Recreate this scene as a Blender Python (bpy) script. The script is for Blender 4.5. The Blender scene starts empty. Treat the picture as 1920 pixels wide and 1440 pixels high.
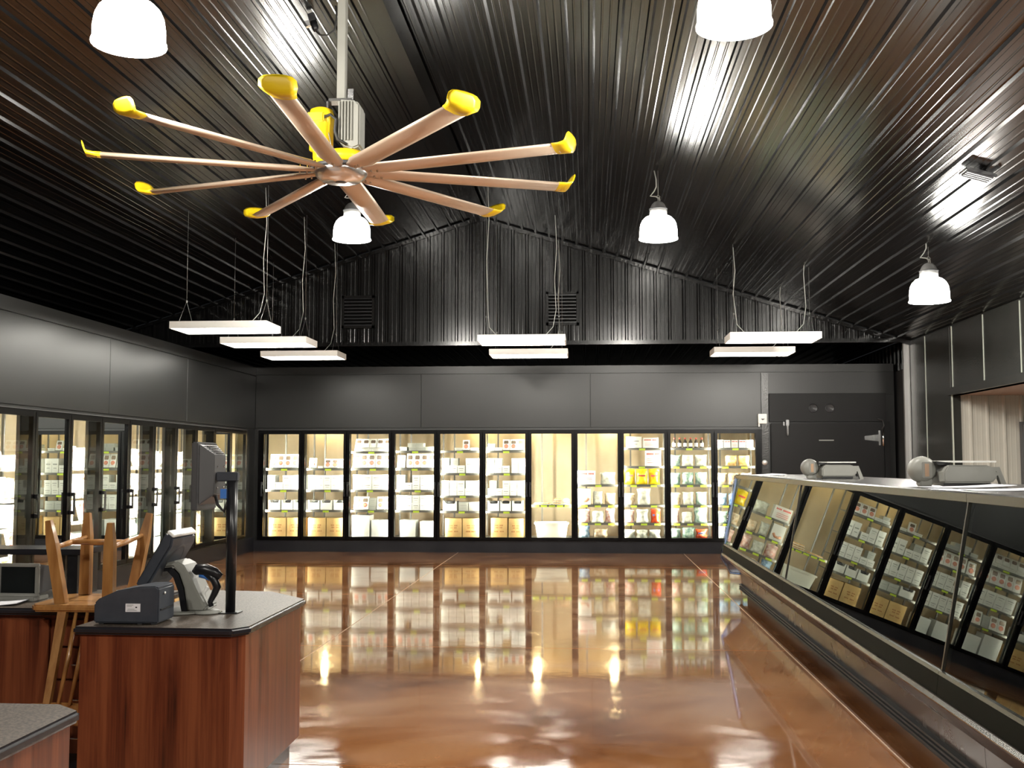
import bpy, bmesh, math, random
from mathutils import Vector, Matrix
random.seed(7)
SC = bpy.context.scene
COL = SC.collection
PI = math.pi

# ------------------------------------------------------------------ camera, world, exposure
cam_d = bpy.data.cameras.new('camera')
cam_d.sensor_width = 36.0
cam_d.lens = 2052 / 1920 * 36.0
cam_d.clip_end = 200
cam = bpy.data.objects.new('camera', cam_d)
COL.objects.link(cam)
cam.location = (0, 0, 1.486)
cam.rotation_euler = (PI / 2 + .0724, 0, .0696)
SC.camera = cam
SC.view_settings.view_transform = 'Standard'
SC.view_settings.look = 'None'
SC.view_settings.exposure = 0.0
SC.view_settings.gamma = 1.0
SC.view_settings.use_curve_mapping = False
w = bpy.data.worlds.new('world'); SC.world = w; w.use_nodes = True
w.node_tree.nodes['Background'].inputs[0].default_value = (.5, .55, .6, 1)
w.node_tree.nodes['Background'].inputs[1].default_value = .02
SC.cycles.max_bounces = 9
SC.cycles.transparent_max_bounces = 24
SC.cycles.sample_clamp_indirect = 6

E_BAY = 46.0        # glow of the acrylic shades of the high bay lamps
E_TROF = 30.0       # glow of the troffer diffusers
E_LED = 340.0        # glow of the light tubes inside the freezers
L_BAY = 230.0       # watts of each high bay lamp
WARM = (1.0, .93, .80)

# ------------------------------------------------------------------ materials
MATS = {}
def mat(name, col, rough=.5, metal=0., spec=.5, emit=None, es=0., coat=0., coat_r=.05, alpha=None, trans=0.):
    m = bpy.data.materials.new(name); m.use_nodes = True
    b = m.node_tree.nodes['Principled BSDF']
    b.inputs['Base Color'].default_value = (*col, 1)
    b.inputs['Roughness'].default_value = rough
    b.inputs['Metallic'].default_value = metal
    b.inputs['Specular IOR Level'].default_value = spec
    b.inputs['Coat Weight'].default_value = coat
    b.inputs['Coat Roughness'].default_value = coat_r
    b.inputs['Transmission Weight'].default_value = trans
    if emit:
        b.inputs['Emission Color'].default_value = (*emit, 1)
        b.inputs['Emission Strength'].default_value = es
    MATS[name] = m
    return m
def nodes(m): return m.node_tree.nodes, m.node_tree.links, m.node_tree.nodes['Principled BSDF']
def noise_col(m, c1, c2, scale=(1, 1, 1), ns=5, detail=4, lo=.35, hi=.65, rough=None, bump=0., bscale=None, rr=None):
    N, L, b = nodes(m)
    tc = N.new('ShaderNodeTexCoord'); mp = N.new('ShaderNodeMapping'); mp.inputs['Scale'].default_value = scale
    L.new(tc.outputs['Object'], mp.inputs[0])
    nz = N.new('ShaderNodeTexNoise'); nz.inputs['Scale'].default_value = ns; nz.inputs['Detail'].default_value = detail
    L.new(mp.outputs[0], nz.inputs['Vector'])
    r = N.new('ShaderNodeValToRGB'); r.color_ramp.elements[0].position = lo; r.color_ramp.elements[1].position = hi
    r.color_ramp.elements[0].color = (*c1, 1); r.color_ramp.elements[1].color = (*c2, 1)
    L.new(nz.outputs['Fac'], r.inputs[0]); L.new(r.outputs[0], b.inputs['Base Color'])
    if rr:
        mr = N.new('ShaderNodeMapRange'); mr.inputs['From Min'].default_value = lo; mr.inputs['From Max'].default_value = hi
        mr.inputs['To Min'].default_value = rr[0]; mr.inputs['To Max'].default_value = rr[1]
        L.new(nz.outputs['Fac'], mr.inputs['Value']); L.new(mr.outputs[0], b.inputs['Roughness'])
    if bump:
        n2 = N.new('ShaderNodeTexNoise'); n2.inputs['Scale'].default_value = bscale or ns * 4; n2.inputs['Detail'].default_value = 3
        L.new(tc.outputs['Object'], n2.inputs['Vector'])
        bp = N.new('ShaderNodeBump'); bp.inputs['Strength'].default_value = bump; bp.inputs['Distance'].default_value = .01
        L.new(n2.outputs['Fac'], bp.inputs['Height']); L.new(bp.outputs[0], b.inputs['Normal'])
    return m

blackrib = mat('black ribbed steel', (.003, .0029, .003), .18, 0, .36)
gablerib = mat('black gable steel', (.004, .004, .004), .18, 0, .36)
boxpanel = noise_col(mat('embossed charcoal panel', (.007, .0074, .007), .28, 0, .48), (.0070, .0074, .0070), (.0076, .0080, .0076), ns=2, rr=(.33, .34))
rightpanel = noise_col(mat('charcoal insulated panel', (.017, .017, .016), .26, 0, .5), (.015, .016, .014), (.021, .021, .019), ns=2, bump=.2, bscale=40)
seammat = mat('pale seam trim', (.5, .53, .46), .4, .5)
doorblack = mat('black cooler door', (.004, .0038, .004), .45, 0, .25)
freezerframe = mat('black freezer frame', (.001, .001, .0012), .25, 0, .18)
kickmat = noise_col(mat('charcoal kick plate', (.007, .007, .009), .45, 0, .2), (.006, .006, .008), (.010, .010, .012), ns=3)
tanwall = noise_col(mat('tan cooler lining', (.30, .235, .145), .5), (.27, .21, .125), (.34, .27, .175), ns=2)
whitemet = mat('white enamel', (.8, .8, .76), .35)
steel = mat('brushed steel', (.23, .225, .215), .25, 1.)
chrome = mat('chrome', (.8, .8, .8), .1, 1.)
galv = mat('galvanized metal', (.42, .42, .41), .4, .7)
greypl = noise_col(mat('light grey plastic', (.235, .235, .21), .45), (.22, .22, .195), (.26, .26, .235), ns=3)
greydk = mat('dark grey plastic', (.06, .061, .064), .45)
slate = noise_col(mat('slate plastic', (.035, .042, .055), .45), (.032, .038, .05), (.042, .048, .06), ns=20)
blackpl = mat('black plastic', (.012, .012, .014), .3)
ventblk = mat('flat black louvre', (.003, .003, .003), .6, 0, .15)
rubber = mat('black rubber', (.02, .02, .02), .6)
yellow = mat('yellow paint', (.85, .58, .01), .35)
tipyel = mat('yellow winglet plastic', (.85, .60, .01), .4)
alum = mat('floor lit aluminium', (.60, .47, .36), .42, .45)  # tan tint puts the warm floor bounce into the blade colour
hubm = mat('turned aluminium', (.72, .70, .68), .25, .85)
lcdm = mat('tan display window', (.42, .27, .17), .3)
cordw = mat('white cord', (.38, .38, .35), .5)
wire = mat('steel wire', (.35, .35, .33), .4, .7)
shelfm = mat('grey wire shelf', (.09, .088, .08), .4, .3)
tagm = mat('yellow green price tag', (.55, .72, .05), .5)
redpr = mat('red print', (.55, .06, .04), .5)
brpr = mat('brown print', (.30, .12, .03), .6)
greypr = mat('grey print', (.32, .33, .31), .6)
bluepr = mat('blue print', (.05, .18, .55), .4)
carton = noise_col(mat('white carton', (.82, .82, .78), .5), (.78, .78, .74), (.86, .86, .83), ns=4)
cartong = noise_col(mat('grey carton', (.42, .43, .40), .5), (.38, .39, .36), (.46, .47, .44), ns=4)
kraft = noise_col(mat('kraft cardboard', (.55, .36, .14), .5), (.48, .30, .11), (.62, .42, .18), ns=3)
packwin = mat('dark pack window', (.16, .12, .09), .25)
meatred = noise_col(mat('red meat', (.5, .08, .06), .35), (.42, .05, .04), (.70, .25, .2), ns=30)
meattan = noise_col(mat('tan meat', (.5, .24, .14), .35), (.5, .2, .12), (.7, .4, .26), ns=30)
def bagmat(n, a, b):
    return noise_col(mat(n, a, .25, 0, .6, coat=.6, coat_r=.1), a, b, ns=14, detail=6, bump=.8, bscale=22)
bags = {
    'clear': bagmat('frosty clear bag', (.45, .46, .38), (.80, .80, .72)),
    'green': bagmat('pale green bag', (.16, .30, .25), (.62, .72, .62)),
    'tan': bagmat('tan bag', (.42, .28, .16), (.78, .68, .52)),
    'yellow': bagmat('yellow bag', (.80, .52, .01), (.95, .75, .02)),
    'orange': bagmat('orange bag', (.78, .42, .10), (.9, .74, .4)),
    'pink': bagmat('pink bag', (.55, .25, .2), (.85, .72, .66)),
    'blue': bagmat('blue tinted bag', (.10, .22, .40), (.6, .75, .85)),
    'red': bagmat('red bag', (.60, .05, .02), (.75, .12, .03)),
}
tubm = mat('milky tub plastic', (.80, .78, .68), .3)
foam = mat('white foam tray', (.85, .85, .83), .5)
crust = noise_col(mat('pizza crust', (.6, .4, .18), .6), (.45, .2, .08), (.75, .58, .3), ns=25)
beige = noise_col(mat('beige ribbed panel', (.36, .345, .30), .5, 0), (.34, .325, .285), (.38, .365, .32), ns=1.5)
brownceil = mat('brown soffit', (.22, .13, .09), .5)
paper = mat('white paper', (.75, .75, .78), .6)
oak = noise_col(mat('golden oak', (.36, .17, .05), .35, coat=.3), (.28, .12, .032), (.42, .21, .065), scale=(14, 14, 2), ns=2.2, detail=6)
lamglass = mat('dark screen glass', (.01, .012, .012), .06, 0, .7)
ctop = noise_col(mat('speckled laminate', (.11, .095, .08), .42, 0, .3), (.042, .033, .027), (.135, .108, .085), ns=120, detail=5, lo=.4, hi=.6)
cedge = mat('dark laminate edge', (.018, .018, .022), .25)
acryl = mat('blue tinted edge acrylic', (.35, .45, .75), .08, 0, .6)
bronze = noise_col(mat('bronze metal', (.034, .024, .017), .32, .25), (.030, .021, .015), (.045, .032, .023), ns=1.5, rr=(.24, .34))
case_in = mat('black case interior', (.008, .008, .008), .35)
nosem = mat('dark case nose', (.006, .007, .005), .55, 0, .03)

def woodmat():
    m = mat('cherry laminate', (.2, .05, .02), .32, 0, .5)
    N, L, b = nodes(m)
    tc = N.new('ShaderNodeTexCoord')
    mp = N.new('ShaderNodeMapping'); mp.inputs['Scale'].default_value = (9, 9, .7); L.new(tc.outputs['Object'], mp.inputs[0])
    n1 = N.new('ShaderNodeTexNoise'); n1.inputs['Scale'].default_value = 1.3; n1.inputs['Detail'].default_value = 6; n1.inputs['Distortion'].default_value = .6
    L.new(mp.outputs[0], n1.inputs['Vector'])
    mp2 = N.new('ShaderNodeMapping'); mp2.inputs['Scale'].default_value = (60, 60, 1.5); L.new(tc.outputs['Object'], mp2.inputs[0])
    n2 = N.new('ShaderNodeTexNoise'); n2.inputs['Scale'].default_value = 2; n2.inputs['Detail'].default_value = 3; L.new(mp2.outputs[0], n2.inputs['Vector'])
    mx = N.new('ShaderNodeMath'); mx.operation = 'MULTIPLY_ADD'; mx.inputs[1].default_value = .35; L.new(n2.outputs['Fac'], mx.inputs[0]); L.new(n1.outputs['Fac'], mx.inputs[2])
    r = N.new('ShaderNodeValToRGB'); e = r.color_ramp.elements
    e[0].position = .45; e[0].color = (.035, .009, .005, 1); e[1].position = .85; e[1].color = (.21, .062, .024, 1)
    k = e.new(.62); k.color = (.115, .027, .011, 1)
    L.new(mx.outputs[0], r.inputs[0]); L.new(r.outputs[0], b.inputs['Base Color'])
    return m
cherry = woodmat()

def floormat():
    m = mat('polished stained concrete', (.25, .09, .03), .16, 0, .7, coat=1.0, coat_r=.045)
    N, L, b = nodes(m)
    tc = N.new('ShaderNodeTexCoord')
    n1 = N.new('ShaderNodeTexNoise'); n1.inputs['Scale'].default_value = .9; n1.inputs['Detail'].default_value = 7; n1.inputs['Roughness'].default_value = .62; n1.inputs['Distortion'].default_value = .8
    L.new(tc.outputs['Object'], n1.inputs['Vector'])
    r = N.new('ShaderNodeValToRGB'); e = r.color_ramp.elements
    e[0].position = .32; e[0].color = (.22, .078, .026, 1); e[1].position = .72; e[1].color = (.60, .32, .155, 1)
    k = e.new(.5); k.color = (.42, .175, .066, 1)
    L.new(n1.outputs['Fac'], r.inputs[0]); L.new(r.outputs[0], b.inputs['Base Color'])
    n2 = N.new('ShaderNodeTexNoise'); n2.inputs['Scale'].default_value = 1.7; n2.inputs['Detail'].default_value = 6; n2.inputs['Distortion'].default_value = 1.2
    mp = N.new('ShaderNodeMapping'); mp.inputs['Scale'].default_value = (.7, 1.1, 1); L.new(tc.outputs['Object'], mp.inputs[0]); L.new(mp.outputs[0], n2.inputs['Vector'])
    mr = N.new('ShaderNodeMapRange'); mr.inputs['From Min'].default_value = .45; mr.inputs['From Max'].default_value = .72
    mr.inputs['To Min'].default_value = .04; mr.inputs['To Max'].default_value = .22
    L.new(n2.outputs['Fac'], mr.inputs['Value']); L.new(mr.outputs[0], b.inputs['Roughness'])
    n3 = N.new('ShaderNodeTexNoise'); n3.inputs['Scale'].default_value = 6; n3.inputs['Detail'].default_value = 3; L.new(tc.outputs['Object'], n3.inputs['Vector'])
    bp = N.new('ShaderNodeBump'); bp.inputs['Strength'].default_value = .16; bp.inputs['Distance'].default_value = .004
    L.new(n3.outputs['Fac'], bp.inputs['Height']); L.new(bp.outputs[0], b.inputs['Normal'])
    return m
floorm = floormat()
jointm = mat('joint filler', (.55, .42, .28), .3)

def glassmat(name, ior, tint=(1, 1, 1), rough=0.0, boost=1.0):
    m = bpy.data.materials.new(name); m.use_nodes = True
    N, L = m.node_tree.nodes, m.node_tree.links
    N.clear()
    out = N.new('ShaderNodeOutputMaterial'); mx = N.new('ShaderNodeMixShader'); t = N.new('ShaderNodeBsdfTransparent'); g = N.new('ShaderNodeBsdfGlossy')
    t.inputs[0].default_value = (*tint, 1); g.inputs['Roughness'].default_value = rough; g.inputs['Color'].default_value = (.95, 1, .97, 1)
    fr = N.new('ShaderNodeFresnel'); fr.inputs[0].default_value = ior
    mu = N.new('ShaderNodeMath'); mu.operation = 'MULTIPLY'; mu.use_clamp = True; mu.inputs[1].default_value = boost
    L.new(fr.outputs[0], mu.inputs[0]); L.new(mu.outputs[0], mx.inputs[0]); L.new(t.outputs[0], mx.inputs[1]); L.new(g.outputs[0], mx.inputs[2]); L.new(mx.outputs[0], out.inputs[0])
    return m
doorglass = glassmat('freezer door glass', 1.5, (.95, .98, .95))
caseglass = glassmat('display case glass', 1.55, (.80, .88, .82), 0.0, 1.4)
acrylclear = glassmat('clear edge acrylic', 1.6, (.72, .80, 1.0), .03, 1.3)

def emis(name, col, s):
    m = bpy.data.materials.new(name); m.use_nodes = True
    N, L = m.node_tree.nodes, m.node_tree.links; N.clear()
    o = N.new('ShaderNodeOutputMaterial'); e = N.new('ShaderNodeEmission'); e.inputs[0].default_value = (*col, 1); e.inputs[1].default_value = s
    L.new(e.outputs[0], o.inputs[0]); return m
vapglow = emis('warm jar lamp glow', (1, .80, .45), 190)
bayglow = emis('high bay shade glow', (1, .97, .90), E_BAY)
trofglow = emis('troffer diffuser glow', (1, .97, .88), E_TROF)
ledglow = emis('freezer tube glow', (1.0, .94, .76), E_LED)

# ------------------------------------------------------------------ mesh helpers
class MB:
    def __init__(s): s.v = []; s.f = []; s.sm = []
    def add(s, vs, fs, smooth=False):
        o = len(s.v); s.v += [tuple(v) for v in vs]; s.f += [tuple(i + o for i in f) for f in fs]; s.sm += [smooth] * len(fs); return s
    def box(s, x0, x1, y0, y1, z0, z1, M=None):
        vs = [(x, y, z) for x in (x0, x1) for y in (y0, y1) for z in (z0, z1)]
        if M is not None: vs = [M @ Vector(v) for v in vs]
        return s.add(vs, [(0, 1, 3, 2), (4, 6, 7, 5), (0, 4, 5, 1), (2, 3, 7, 6), (0, 2, 6, 4), (1, 5, 7, 3)])
    def prism(s, pts, a0, a1, axis='y'):
        # closed polygon pts (u,v) extruded on an axis: y -> (x,z), x -> (y,z), z -> (x,y)
        n = len(pts)
        def P(u, v, a):
            return (u, a, v) if axis == 'y' else ((a, u, v) if axis == 'x' else (u, v, a))
        vs = [P(u, v, a0) for u, v in pts] + [P(u, v, a1) for u, v in pts]
        fs = [(i, (i + 1) % n, n + (i + 1) % n, n + i) for i in range(n)]
        fs += [tuple(range(n))[::-1], tuple(range(n, 2 * n))]
        return s.add(vs, fs)
    def strip(s, pts, a0, a1, axis='y'):
        n = len(pts)
        def P(u, v, a):
            return (u, a, v) if axis == 'y' else ((a, u, v) if axis == 'x' else (u, v, a))
        vs = [P(u, v, a0) for u, v in pts] + [P(u, v, a1) for u, v in pts]
        return s.add(vs, [(i, i + 1, n + i + 1, n + i) for i in range(n - 1)])
    def tube(s, path, r, seg=8, rs=None, caps=True):
        path = [Vector(p) for p in path]; rings = []
        prev = None
        for i, p in enumerate(path):
            d = (path[min(i + 1, len(path) - 1)] - path[max(i - 1, 0)]).normalized()
            if prev is None:
                u = d.orthogonal().normalized()
            else:
                u = (prev - d * prev.dot(d)).normalized()
            prev = u; v = d.cross(u); rr = rs[i] if rs else r
            rings.append([p + (u * math.cos(a) + v * math.sin(a)) * rr for a in [2 * PI * k / seg for k in range(seg)]])
        vs = [q for R in rings for q in R]; fs = []
        for i in range(len(rings) - 1):
            for k in range(seg):
                a = i * seg + k; b = i * seg + (k + 1) % seg
                fs.append((a, b, b + seg, a + seg))
        if caps:
            fs.append(tuple(range(seg))[::-1]); fs.append(tuple(range(len(vs) - seg, len(vs))))
        return s.add(vs, fs, True)
    def lathe(s, prof, seg=20, c=(0, 0, 0), M=None, closed=False):
        vs = []; n = len(prof)
        for r, z in prof:
            for k in range(seg):
                a = 2 * PI * k / seg; v = Vector((r * math.cos(a), r * math.sin(a), z))
                if M is not None: v = M @ v
                vs.append((v[0] + c[0], v[1] + c[1], v[2] + c[2]))
        fs = [(i * seg + k, i * seg + (k + 1) % seg, (i + 1) * seg + (k + 1) % seg, (i + 1) * seg + k) for i in range(n - 1) for k in range(seg)]
        if prof[0][0] > 1e-4 and not closed: fs.append(tuple(range(seg))[::-1])
        if prof[-1][0] > 1e-4 and not closed: fs.append(tuple(range((n - 1) * seg, n * seg)))
        return s.add(vs, fs, True)
    def beam(s, p, q, w, d=None, w2=None, d2=None, up=(0, 1, 0)):
        # square tapering beam
        p, q = Vector(p), Vector(q); d = d or w; w2 = w2 or w; d2 = d2 or d
        a = (q - p).normalized(); u = Vector(up).cross(a).normalized(); v = a.cross(u)
        vs = [p + u * sx * w / 2 + v * sy * d / 2 for sx, sy in ((-1, -1), (1, -1), (1, 1), (-1, 1))] + [q + u * sx * w2 / 2 + v * sy * d2 / 2 for sx, sy in ((-1, -1), (1, -1), (1, 1), (-1, 1))]
        return s.add(vs, [(3, 2, 1, 0), (4, 5, 6, 7), (0, 1, 5, 4), (1, 2, 6, 5), (2, 3, 7, 6), (3, 0, 4, 7)])
    def mesh(s, name, m, bevel=0, seg=2):
        me = bpy.data.meshes.new(name); me.from_pydata(s.v, [], s.f)
        for p, q in zip(me.polygons, s.sm): p.use_smooth = q
        if isinstance(m, (list, tuple)):
            for k in m: me.materials.append(k)
        elif m: me.materials.append(m)
        bm = bmesh.new(); bm.from_mesh(me)
        bmesh.ops.recalc_face_normals(bm, faces=bm.faces)
        if bevel:
            bmesh.ops.bevel(bm, geom=[e for e in bm.edges if len(e.link_faces) == 2 and e.calc_face_angle(0) > .6], offset=bevel, segments=seg, affect='EDGES', clamp_overlap=True)
        bm.to_mesh(me); bm.free()
        return me
    def obj(s, name, m, parent=None, bevel=0, seg=2, **kw):
        return link(name, s.mesh(name, m, bevel, seg), parent, **kw)
def link(name, me, parent=None, loc=None, rot=None, **kw):
    o = bpy.data.objects.new(name, me); COL.objects.link(o)
    if parent: o.parent = parent
    if loc: o.location = loc
    if rot: o.rotation_euler = rot
    for k, v in kw.items(): o[k] = v
    return o
def thing(name, label, cat, loc=(0, 0, 0), rz=0, group=None, me=None):
    o = bpy.data.objects.new(name, me); COL.objects.link(o); o.location = loc; o.rotation_euler = (0, 0, rz)
    o['label'] = label; o['category'] = cat
    if group: o['group'] = group
    return o
def dup(o, loc=None, rz=None, label=None, parent=None):
    c = o.copy(); COL.objects.link(c)
    if parent: c.parent = parent
    if loc is not None: c.location = loc
    if rz is not None: c.rotation_euler = (0, 0, rz)
    if label: c['label'] = label
    for ch in list(o.children): dup(ch, parent=c)
    return c
def structure(name, mb, m, parent=None, **kw):
    o = mb.obj(name, m, parent, **kw)
    if parent is None: o['kind'] = 'structure'
    return o
ORD = ['zeroth', 'first', 'second', 'third', 'fourth', 'fifth', 'sixth', 'seventh', 'eighth', 'ninth', 'tenth', 'eleventh', 'twelfth']

# ------------------------------------------------------------------ room numbers
RIDGE_X, RIDGE_Z, SLOPE = -1.75, 5.50, .308
XL, XR, XLO = -5.687, 5.05, -8.55          # left freezer face, right wall, outer left wall
YB, YG, YEND, YF = 18.36, 17.5, 23.0, -4.0  # back freezer face, gable, end of soffit, front
ZBOX, ZS = 3.12, 3.43
def roof(x): return RIDGE_Z - SLOPE * abs(x - RIDGE_X)

# ------------------------------------------------------------------ floor
fb = MB().box(XLO, XR, YF, YEND, -.1, -.004).obj('floor', jointm); fb['kind'] = 'structure'
jx = [XLO, -5.92, -2.18, 1.56, XR]; jy = [YF, -1.55, 1.95, 5.45, 8.95, 12.45, 15.95, YEND]
for i in range(4):
    for j in range(7):
        g = .005
        MB().box(jx[i] + g, jx[i + 1] - g, jy[j] + g, jy[j + 1] - g, -.05, 0).obj('slab', floorm, fb)

# ------------------------------------------------------------------ ribbed panels
def ribprofile(n, wdt=.9144, h=.022):
    """(offset along the width, depth) of one sheet of ribbed steel: major rib each 229 mm, two small ones between"""
    pts = []
    P = .2286
    for k in range(n):
        a = k * P
        pts += [(a, 0), (a + .016, h), (a + .040, h), (a + .056, 0), (a + .098, 0), (a + .106, .0016), (a + .112, .0016), (a + .120, 0), (a + .166, 0), (a + .174, .0016), (a + .180, .0016), (a + .188, 0)]
    pts.append((n * P - .002, 0))
    return pts
ceil = MB().prism([(XLO, roof(XLO) + .12), (RIDGE_X, RIDGE_Z + .12), (XR, roof(XR) + .12), (XR, roof(XR) + .16), (RIDGE_X, RIDGE_Z + .16), (XLO, roof(XLO) + .16)], YF, YG, 'y').obj('ceiling', rubber)
ceil['kind'] = 'structure'
k = math.sqrt(1 + SLOPE * SLOPE)
for side in (1, -1):
    slen = (XR - RIDGE_X) * k
    s0 = .02
    while s0 < slen - .05:
        n = min(4, max(1, int((slen - s0) / .2286)))
        prof = ribprofile(n)
        for (ya, yb, dz) in ((YF, 4.2, 0), (4.2, 12.7, .004), (12.7, YG, 0)):
            pts = []
            for u, d in prof:
                s_ = s0 + u; x = RIDGE_X + side * s_ / k; z = RIDGE_Z - SLOPE * s_ / k
                pts.append((x - side * d * SLOPE / k, z - d / k - dz))
            if side < 0: pts = pts[::-1]
            MB().strip(pts, ya, yb, 'y').obj('panel', blackrib, ceil)
        s0 += .9144
structure('trim_1', MB().prism([(RIDGE_X - .14, roof(RIDGE_X - .14) - .028), (RIDGE_X, RIDGE_Z - .028), (RIDGE_X + .14, roof(RIDGE_X + .14) - .028), (RIDGE_X + .14, roof(RIDGE_X + .14) - .034), (RIDGE_X, RIDGE_Z - .036), (RIDGE_X - .14, roof(RIDGE_X - .14) - .034)], YF, YG, 'y'), blackrib)
# gable wall
gb = MB().prism([(XLO, ZS), (XR, ZS), (XR, roof(XR)), (RIDGE_X, RIDGE_Z), (XLO, roof(XLO))], YG + .03, YG + .09, 'y').obj('wall_back', rubber); gb['kind'] = 'structure'
x0 = XLO
while x0 < XR - .05:
    n = min(4, int((XR - x0) / .2286 + .01))
    if n < 1: break
    pr = ribprofile(n)
    mb = MB(); xs = [(x0 + u, YG + .02 - d) for u, d in pr]
    m_ = len(xs)
    vs = [(x, y, ZS) for x, y in xs] + [(x, y, roof(x) - .02) for x, y in xs]
    mb.add(vs, [(i, i + 1, m_ + i + 1, m_ + i) for i in range(m_ - 1)])
    mb.obj('panel', gablerib, gb)
    x0 += .9144
for sd in (1, -1):
    mb = MB(); xe = XR if sd > 0 else XLO
    mb.beam((RIDGE_X, YG - .03, RIDGE_Z - .05), (xe, YG - .03, roof(xe) - .05), .05, .05)
    structure('trim_2', mb, gablerib)
structure('trim_3', MB().box(XLO, XR, YG - .03, YG + .05, ZS - .045, ZS + .02), gablerib)
# soffit beyond the gable
sf = MB().box(XLO, XR, YG + .05, YEND, ZS + .04, ZS + .08).obj('ceiling_soffit', rubber); sf['kind'] = 'structure'
x0 = XLO
while x0 < XR - .05:
    n = min(4, int((XR - x0) / .2286 + .01))
    if n < 1: break
    MB().strip([(x0 + u, ZS + .03 - d) for u, d in ribprofile(n)], YG + .05, YEND, 'y').obj('panel', gablerib, sf)
    x0 += .9144
# right wall of the alcove over the freezer, ribbed
aw = MB().box(XR + .03, XR + .08, YG, YEND, 0, ZS + .04).obj('wall_alcove', rubber); aw['kind'] = 'structure'
y0 = YG
while y0 < YEND - .1:
    n = min(4, int((YEND - y0) / .2286 + .01))
    if n < 1: break
    pts = [(y0 + u, d) for u, d in ribprofile(n)]; m_ = len(pts)
    MB().add([(XR + .02 - d, y, 3.0) for y, d in pts] + [(XR + .02 - d, y, ZS + .02) for y, d in pts], [(i, i + 1, m_ + i + 1, m_ + i) for i in range(m_ - 1)]).obj('panel', gablerib, aw)
    y0 += .9144
structure('wall_far', MB().box(XLO, XR, YEND, YEND + .1, 0, ZS + .1), rubber)
structure('wall_left', MB().box(XLO - .1, XLO, YF, YEND, 0, 3.6), rubber)
structure('wall_front', MB().prism([(XLO, 0), (XR, 0), (XR, roof(XR) + .1), (RIDGE_X, RIDGE_Z + .1), (XLO, roof(XLO) + .1)], YF - .1, YF, 'y'), rightpanel)

# ------------------------------------------------------------------ walk-in box faces
T = .10
DY0, PIT = YB, .77
mull = [-4.853 + PIT * i for i in range(10)]
FX0, FX1 = -5.56, 2.80        # frame of the back freezer doors
FZ0, FZ1 = .197, 2.057
bx = MB()
bx.box(XL, FX0, YB, YB + T, 0, ZBOX).box(FX1, XR - .03, YB, YB + T, 0, ZBOX).box(FX0, FX1, YB, YB + T, 0, FZ0).box(FX0, FX1, YB, YB + T, FZ1, ZBOX)
bx.box(XL - 3, XR - .03, YB, YEND, ZBOX - .1, ZBOX)
wb = bx.obj('wall_freezer_back', boxpanel); wb['kind'] = 'structure'
for a, b in ((XL + .01, -2.82), (-2.82, .037), (.037, 2.86), (2.86, XR - .04)):
    MB().box(a + .004, b - .004, YB - .012, YB, FZ1 + .03 if b < 2.9 else 2.62, ZBOX - .13).obj('panel', boxpanel, wb, bevel=.003, seg=1)
MB().box(XL, XR - .04, YB - .02, YB, ZBOX - .12, ZBOX + .004).obj('cap_strip', boxpanel, wb)
MB().box(XL, FX1, YB - .014, YB, .0, FZ0 - .012).obj('kick_plate', kickmat, wb)
MB().box(2.86, 2.97, YB - .03, YB, .0, 2.98).obj('cover_strip', rightpanel, wb)
# left face
LY0 = 10.83
lmull = [LY0 + PIT * i for i in range(-1, 10)]       # 10.06 .. 17.76
GY0, GY1 = lmull[0] - PIT * 2, 17.80
bx = MB()
bx.box(XL - T, XL, YF, GY0, 0, ZBOX).box(XL - T, XL, GY1, YB + .3, 0, ZBOX).box(XL - T, XL, GY0, GY1, 0, .26).box(XL - T, XL, GY0, GY1, 2.04, ZBOX)
bx.box(XLO, XL, YF, YEND, ZBOX - .1, ZBOX)
wl = bx.obj('wall_freezer_left', boxpanel); wl['kind'] = 'structure'
yy = [YF, -.0, 2.5, 5.05, 7.57, 10.09, 12.617, 15.141, YB]
for a, b in zip(yy[:-1], yy[1:]):
    MB().box(XL, XL + .012, a + .004, b - .004, 2.07, ZBOX - .15).obj('panel', boxpanel, wl, bevel=.003, seg=1)
MB().box(XL, XL + .02, YF, YB - .02, ZBOX - .14, ZBOX + .004).obj('cap_strip', boxpanel, wl)
MB().box(XL, XL + .014, YF, YB, 0, .24).obj('kick_plate', kickmat, wl)
# linings seen behind the shelves
structure('wall_lining_back', MB().box(-5.9, FX1 + .1, YB + 1.55, YB + 1.6, 0, 3.0), tanwall)
structure('wall_lining_side', MB().box(FX1 + .05, FX1 + .1, YB + T, YB + 1.55, 0, 3.0), tanwall)
structure('ceiling_lining_back', MB().box(-5.9, FX1 + .1, YB + T, YB + 1.55, 2.6, 2.65), tanwall)
structure('wall_lining_left', MB().box(XL - 1.6, XL - 1.55, 6, YB - .2, 0, 3.0), tanwall)
structure('ceiling_lining_left', MB().box(XL - 1.55, XL - T, 6, YB - .2, 2.6, 2.65), tanwall)
structure('wall_lining_corner', MB().box(XL - 1.55, XL - T, YB - .2, YB - .15, 0, 2.65), tanwall)

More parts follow.
